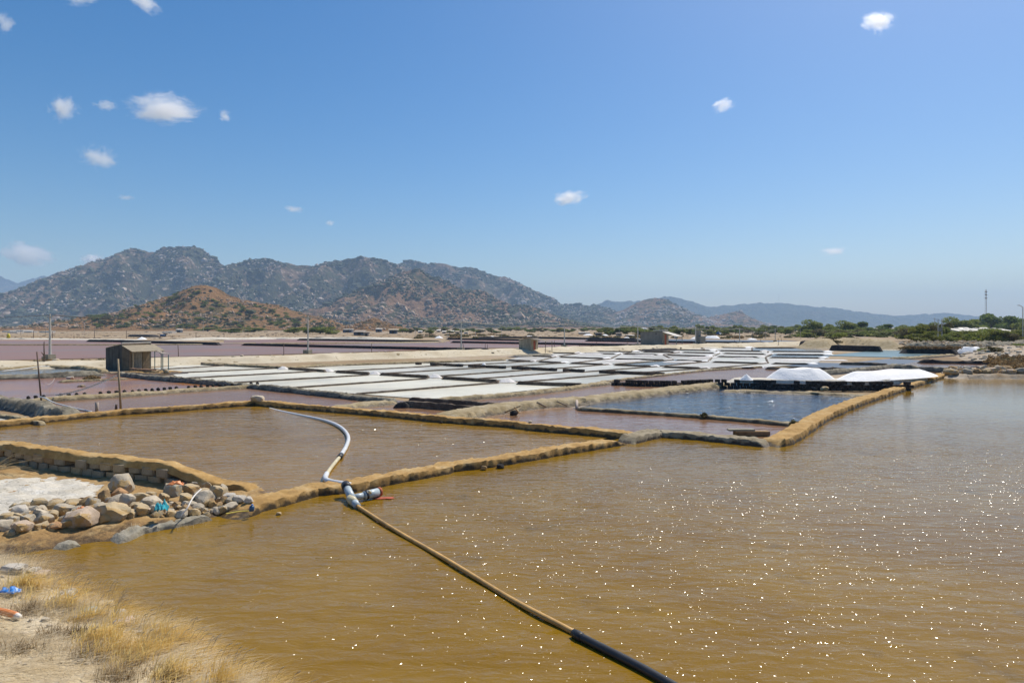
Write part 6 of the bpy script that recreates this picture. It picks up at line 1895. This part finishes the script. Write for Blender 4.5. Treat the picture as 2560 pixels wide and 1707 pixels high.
far_house(1548, 839, 13, 7, M['wtan'], M['tindark'], 'little grey tan hut beyond the larger grey hut roof', slope=0.1)
far_house(1577, 844, 16, 6, M['wbluedark'], M['tinwhite'], 'little house with a white roof edge beyond the lake', slope=0.05)
far_house(1583, 844.5, 4, 6, M['wwhite'], M['tinwhite'], 'white end wall of the little house beyond the lake', slope=0.05, door=False)
far_house(1690, 845, 6, 5, M['wwhite'], M['tinwhite'], 'tiny white hut seen over the white awning', slope=0.05)
far_house(1497, 838, 14, 6, M['wbluedark'], M['tindark'], 'dark shed between distant white salt heaps', slope=0.1)
far_house(1462, 835, 26, 4, M['wbluedark'], M['tinwhite'], 'low shed with a pale roof before the scattered trees', slope=0.2)
far_house(1610, 826, 12, 6, M['wwhite'], M['greenroof'], 'pale green roofed house among the far trees', cat='house', name='far_house')
far_house(1725, 829, 14, 6, M['wtan'], M['tinwhite'], 'house with a cream roof among the palms', cat='house', name='far_house', slope=0.4)
far_house(1897, 836, 14, 6, M['wwhite'], M['tinwhite'], 'white house at the edge of the long tree band', cat='house', name='far_house', slope=0.4)
for u, v in ((1080, 827), (1096, 826), (1110, 829), (1130, 828), (1143, 829), (1165, 830), (1205, 826), (1945, 823), (1955, 822), (1972, 823), (1018, 826), (1530, 826), (1050, 828)):
    far_house(u, v + 4, 9, 5.5, random.choice([M['wwhite'], M['wtan']]), random.choice([M['tinwhite'], M['fibro']]), 'tiny pale village house half hidden among far trees', cat='house', name='far_house', slope=0.3, group='tiny village houses among the trees')
for u, w, v in ((40, 36, 830), (15, 20, 832), (70, 20, 833), (110, 24, 833), (30, 24, 834)):
    far_house(u, v - 2, w, 3, M['wwhite'], M['tinwhite'], 'distant low white roof beyond the pale land', slope=0.1, group='distant low white roofs', door=False)
gh = []
for u, w, D in ((90, 70, 2350), (150, 55, 2420), (225, 40, 2500)):
    x, y = (u - CU) / F * D, D
    root = empty('greenhouse', (x, y, 4)); tag(root, ['longest pale greenhouse roof below the tallest mountain', 'middle pale greenhouse roof below the tallest mountain', 'pale greenhouse roof nearest the orange hill'][len(gh)], 'greenhouse'); gh.append(root)
    ww = w * D / F
    MB().box(-ww / 2, ww / 2, 0, 60, -6, 4).build('walls', M['wwhite'], root)
    V, Fc = corr_sheet((-ww / 2 - 1, -1, 4.2), (ww + 2, 0, 0), (0, 62, 4), 8, 0.8, 0.2); obj('roof', V, Fc, M['greenroof'], root)
for u, w, D, lab in ((1285, 80, 2400, 'long pale blue panel field roof below the middle hill'), (1385, 110, 2450, 'longer pale blue panel field roof beside the first one'), (1450, 40, 2500, 'short pale blue panel field roof at the end of the row')):
    x, y = (u - CU) / F * D, D
    root = empty('panel_shed', (x, y, 4)); tag(root, lab, 'shed')
    ww = w * D / F
    MB().box(-ww / 2, ww / 2, 0, 40, -6, 1.5).build('walls', M['wbluedark'], root)
    MB().prism([(-ww / 2, -2), (ww / 2, -2), (ww / 2, 45), (-ww / 2, 45)], 1.2, [1.8, 1.8, 8, 8]).build('roof', M['greenroof'], root)
# white warehouse among the trees at the right
x, y, _ = at(2470, 845)
wh = empty('warehouse', (x, y, 0), R(-4)); tag(wh, 'long warehouse with a pale sawtooth roof behind the hedge', 'warehouse')
s = y / F; Wd = 140 * s
MB().box(-Wd / 2, Wd / 2, 0, 10, -0.2, 16 * s).build('walls', M['wtan'], wh)
for k in range(6):
    x0, x1 = -Wd / 2 - 0.3 + k * Wd / 6, -Wd / 2 - 0.3 + (k + 1) * Wd / 6 - 0.08
    MB().prism([(x0, -0.8), (x1, -0.8), (x1, 10.5), (x0, 10.5)], 16 * s - 0.05, [16 * s + 0.3, 16 * s + 0.05, 16 * s + 1.3, 16 * s + 1.6]).build('roof_panel', M['tinwhite'], wh)
far_house(2416, 838, 22, 19, M['wtan'], M['tinwhite'], 'pale shed roof peeping out above the warehouse end', depth=0.6, slope=0.25, door=False)
far_house(2464, 838, 16, 19, M['wtan'], M['tinwhite'], 'second pale shed roof peeping out below the mast', depth=0.6, slope=0.25, door=False)
far_house(2366, 842, 20, 7, M['wbluedark'], M['tinwhite'], 'low white roofed lean-to beside the twin poles', depth=0.6, slope=0.3, door=False)
x, y, _ = at(1797, 843)
rag('tarp_bundle', x, y, 1.0, 1.1, 0.8, M['bluebottle'], 'dark bundle standing on the salt heap beyond the tower', 'bundle', 5, 2.4)
x, y, _ = at(21, 845); tag(MB().tube([(x, y, -0.1), (x + 0.1, y, 1.2), (x, y, 2.0)], [0.7, 0.6, 0.25], 8).build('sack', plain('yellow sack', (0.62, 0.50, 0.03), 0.7, 0.2, 3), None, True), 'yellow sack standing on the white far shore', 'sack')
bank('earth_bank', [(-500, 846), (60, 845.5), (200, 847), (350, 848)], 8, 0.25, M['crust'], 3.0, 0.6, 0.4, 'white salty shore strip beyond the mauve lake')
bank('earth_bank', [(420, 846), (560, 844.5), (700, 843), (900, 843), (1020, 844)], 10, 0.6, M['crust'], 3.0, 0.6, 0.4, 'pale broken sand strip beyond the lake below the sheds')
bank('earth_bank', [(330, 836), (355, 836.5), (390, 837)], 5, 1.0, M['blackclay'], 2.0, 0.6, 0.2, 'dark low wall on the far pale land below the orange hill')

# broken stones along the sand road and litter of dark clods on the far flat land: too many and too small to count
r_ = np.random.default_rng(31)
rb = MB()
road = [(-100, 917), (270, 910), (400, 905), (640, 897), (960, 886), (1150, 882), (1400, 875), (1600, 871), (1900, 862)]
ru, rv = [p[0] for p in road], [p[1] for p in road]
for i in range(900):
    u = r_.uniform(-60, 1900); v = float(np.interp(u, ru, rv)) + r_.normal() * 2.2
    x, y, _ = at(u, v, 0.1)
    s = 0.1 + 0.35 * r_.random() ** 3
    P, Fb = rock_verts(950 + i % 8, s, s * 0.8, s * 0.6, 1, 6)
    rb.add(P + np.array([x, y, 0.05 + 0.3 * r_.random()]), Fb)
rb.build('rubble_stones', rock_mat('grey', None))['kind'] = 'stuff'
rb = MB()
for i in range(900):
    u = r_.uniform(-60, 2050); v = 828 + 18 * r_.random() ** 0.7
    x, y, _ = at(u, v)
    s = y / F * (0.6 + 2.2 * r_.random() ** 3)
    P, Fb = rock_verts(960 + i % 8, s * 2.2, s * 1.2, s * 0.55, 1, 6)
    rb.add(P + np.array([x, y, -0.05]), Fb)
rb.build('scattered_clods', M['bund'])['kind'] = 'stuff'

# ------------------------------------------------------------------ rubble slope at the right
RB = [at(u, v)[:2] for u, v in [(2384, 889), (2400, 898), (2440, 905), (2520, 908), (2600, 910), (2800, 915)]] + [(150, 90), (150, 170)] + [at(u, v)[:2] for u, v in [(2500, 862), (2440, 866), (2400, 874)]]


def rub_h(x, y):
    d = seg_dist(np.asarray(x, float), np.asarray(y, float), RB, True) * np.where(inside(x, y, RB), 1, -1)
    return -0.15 + 1.5 * (1 - np.exp(-np.maximum(d, 0) / 6.0)) + 0.12 * fbm(np.asarray(x) * 0.8, np.asarray(y) * 0.8, 3.0, 4) * np.clip(d, 0, 1) + np.minimum(d, 0) * 0.3


xs, ys = np.arange(52, 125, 0.6), np.arange(80, 185, 0.6)
X, Y = np.meshgrid(xs, ys)
kv = (inside(X, Y, RB) | (seg_dist(X, Y, RB, True) < 0.9)).ravel()
Fq = grid_faces(len(xs), len(ys)); Fq = Fq[kv[Fq].all(1)]
Vq, Fq = compact(np.stack([X.ravel(), Y.ravel(), rub_h(X, Y).ravel()], 1), Fq)
M['slope'] = earth('rubble slope earth', [(0.28, 0.19, 0.10), (0.42, 0.36, 0.28), (0.52, 0.48, 0.42)], 0.5, bump_d=0.1, bump_s=3, speck=((0.44, 0.25, 0.08), 0.35, 0.60))
obj('slope_ground', Vq, Fq, M['slope'], smooth=True)['kind'] = 'structure'
r_ = np.random.default_rng(8)
n_ = 0
for i in range(500):
    u, v = r_.uniform(2400, 2570), r_.uniform(868, 906)
    x, y, _ = at(u, v, 0.9)
    if not inside(np.array([x]), np.array([y]), RB)[0]: continue
    s = r_.uniform(0.2, 0.6)
    P, Fb = rock_verts(800 + i % 12, s, s * 0.8, s * 0.55, 2, 6)
    tag(obj('rock', P, Fb, rock_mat(r_.choice(['grey', 'pale', 'white', 'grey']), None), smooth=False, loc=(x, y, float(rub_h(np.array([x]), np.array([y]))[0]) + s * 0.2)), 'pale grey broken rock scattered on the rubble slope', 'stone', 'rocks on the rubble slope')
    n_ += 1
    if n_ > 60: break
bank('rubble_bank', [(2366, 934), (2400, 933), (2440, 934), (2500, 933), (2560, 934), (2700, 936), (2950, 938)], 3.2, 0.42, M['slope'], 0.3, 0.5, 0.2, 'rubble bank heaped with angular rocks along the brown lake end', 'rubble bank', jit=0.4)
bank('earth_bank', [(2480, 925), (2520, 921), (2560, 919), (2700, 915), (2900, 912)], 5.0, 0.6, M['slope'], 0.4, 0.5, 0.25, 'ochre earth rise with dry brush behind the heaped rocks', jit=0.5)
for i in range(84):
    u = r_.uniform(2366, 2600); q_ = r_.random()
    v = 941 - q_ * 20
    x, y, _ = at(u, v, 0.5 * min(1, q_ * 2.2))
    s = r_.uniform(0.2, 0.62)
    P, Fb = rock_verts(840 + i % 14, s * 1.1, s * 0.8, s * 0.6, 2, 6)
    P = rotz(P, r_.uniform(0, 6), r_.normal() * 0.4, r_.normal() * 0.4)
    zz = 0.12 + 0.5 * min(1, q_ * 2.2)
    tag(obj('rock', P, Fb, rock_mat(r_.choice(['tan', 'pink', 'pale', 'grey', 'brown']), None), smooth=False, loc=(x, y, zz)), 'angular rock heaped on the bank at the end of the brown lake', 'stone', 'rocks heaped at the lake end')
for i in range(26):
    u = r_.uniform(2466, 2570); v = r_.uniform(893, 918)
    x, y, _ = at(u, v, 0.9)
    bush_blob('brush_clump', x, y, 0.6, r_.uniform(0.6, 1.3), r_.uniform(0.5, 0.9), r_.uniform(0.4, 0.9), 200, 0.13, M['drybrush'], 'dry brown brush on the ochre rise at the picture edge', 'bush', 'dry brush on the ochre rise', 50 + i)
for i in range(22):
    u = 2256 + i * 6.5; x, y, _ = at(u, 870, 1.1)
    bush_blob('brush_clump', x, y, 0.95, 0.9, 0.7, r_.uniform(0.35, 0.7), 160, 0.13, M['drybrush'], 'dry brown grass clump on top of the black overgrown bank', 'bush', 'dry grass on the black bank', 90 + i)
rb = MB()
for i in range(240):
    u = r_.uniform(2262, 2580); v = r_.uniform(855, 866)
    x, y, _ = at(u, v, 0.9)
    s = r_.uniform(0.2, 0.55)
    P, Fb = rock_verts(860 + i % 10, s, s * 0.8, s * 0.6, 1, 6)
    rb.add(P + np.array([x, y, 0.8 + 0.5 * r_.random()]), Fb)
rb.build('rubble_stones', rock_mat('grey', None))['kind'] = 'stuff'
for i in range(24):
    u = r_.uniform(2180, 2262); v = r_.uniform(852, 866)
    x, y, _ = at(u, v, 0.6)
    s = r_.uniform(0.3, 0.7)
    P, Fb = rock_verts(870 + i % 8, s, s * 0.8, s * 0.6, 1, 6)
    tag(obj('rock', P, Fb, rock_mat(r_.choice(['grey', 'white', 'pale']), None), smooth=False, loc=(x, y, 0.5 + 0.5 * r_.random())), 'pale rock in the heap beside the black overgrown bank', 'stone', 'pale rocks beside the black bank')
# golden scrub on the far land
for i in range(70):
    u = r_.uniform(1040, 2030); v = r_.uniform(836, 846)
    x, y, _ = at(u, v)
    s = y / F
    bush_blob('scrub_bush', x, y, 0, r_.uniform(8, 20) * s, 3.0, r_.uniform(2, 4.5) * s, 140, 0.5, M['scrubleaf'] if i % 3 else M['drybrush'], 'olive or brown scrub on the flat land before the far trees', 'bush', 'scrub on the flat far land', 130 + i)
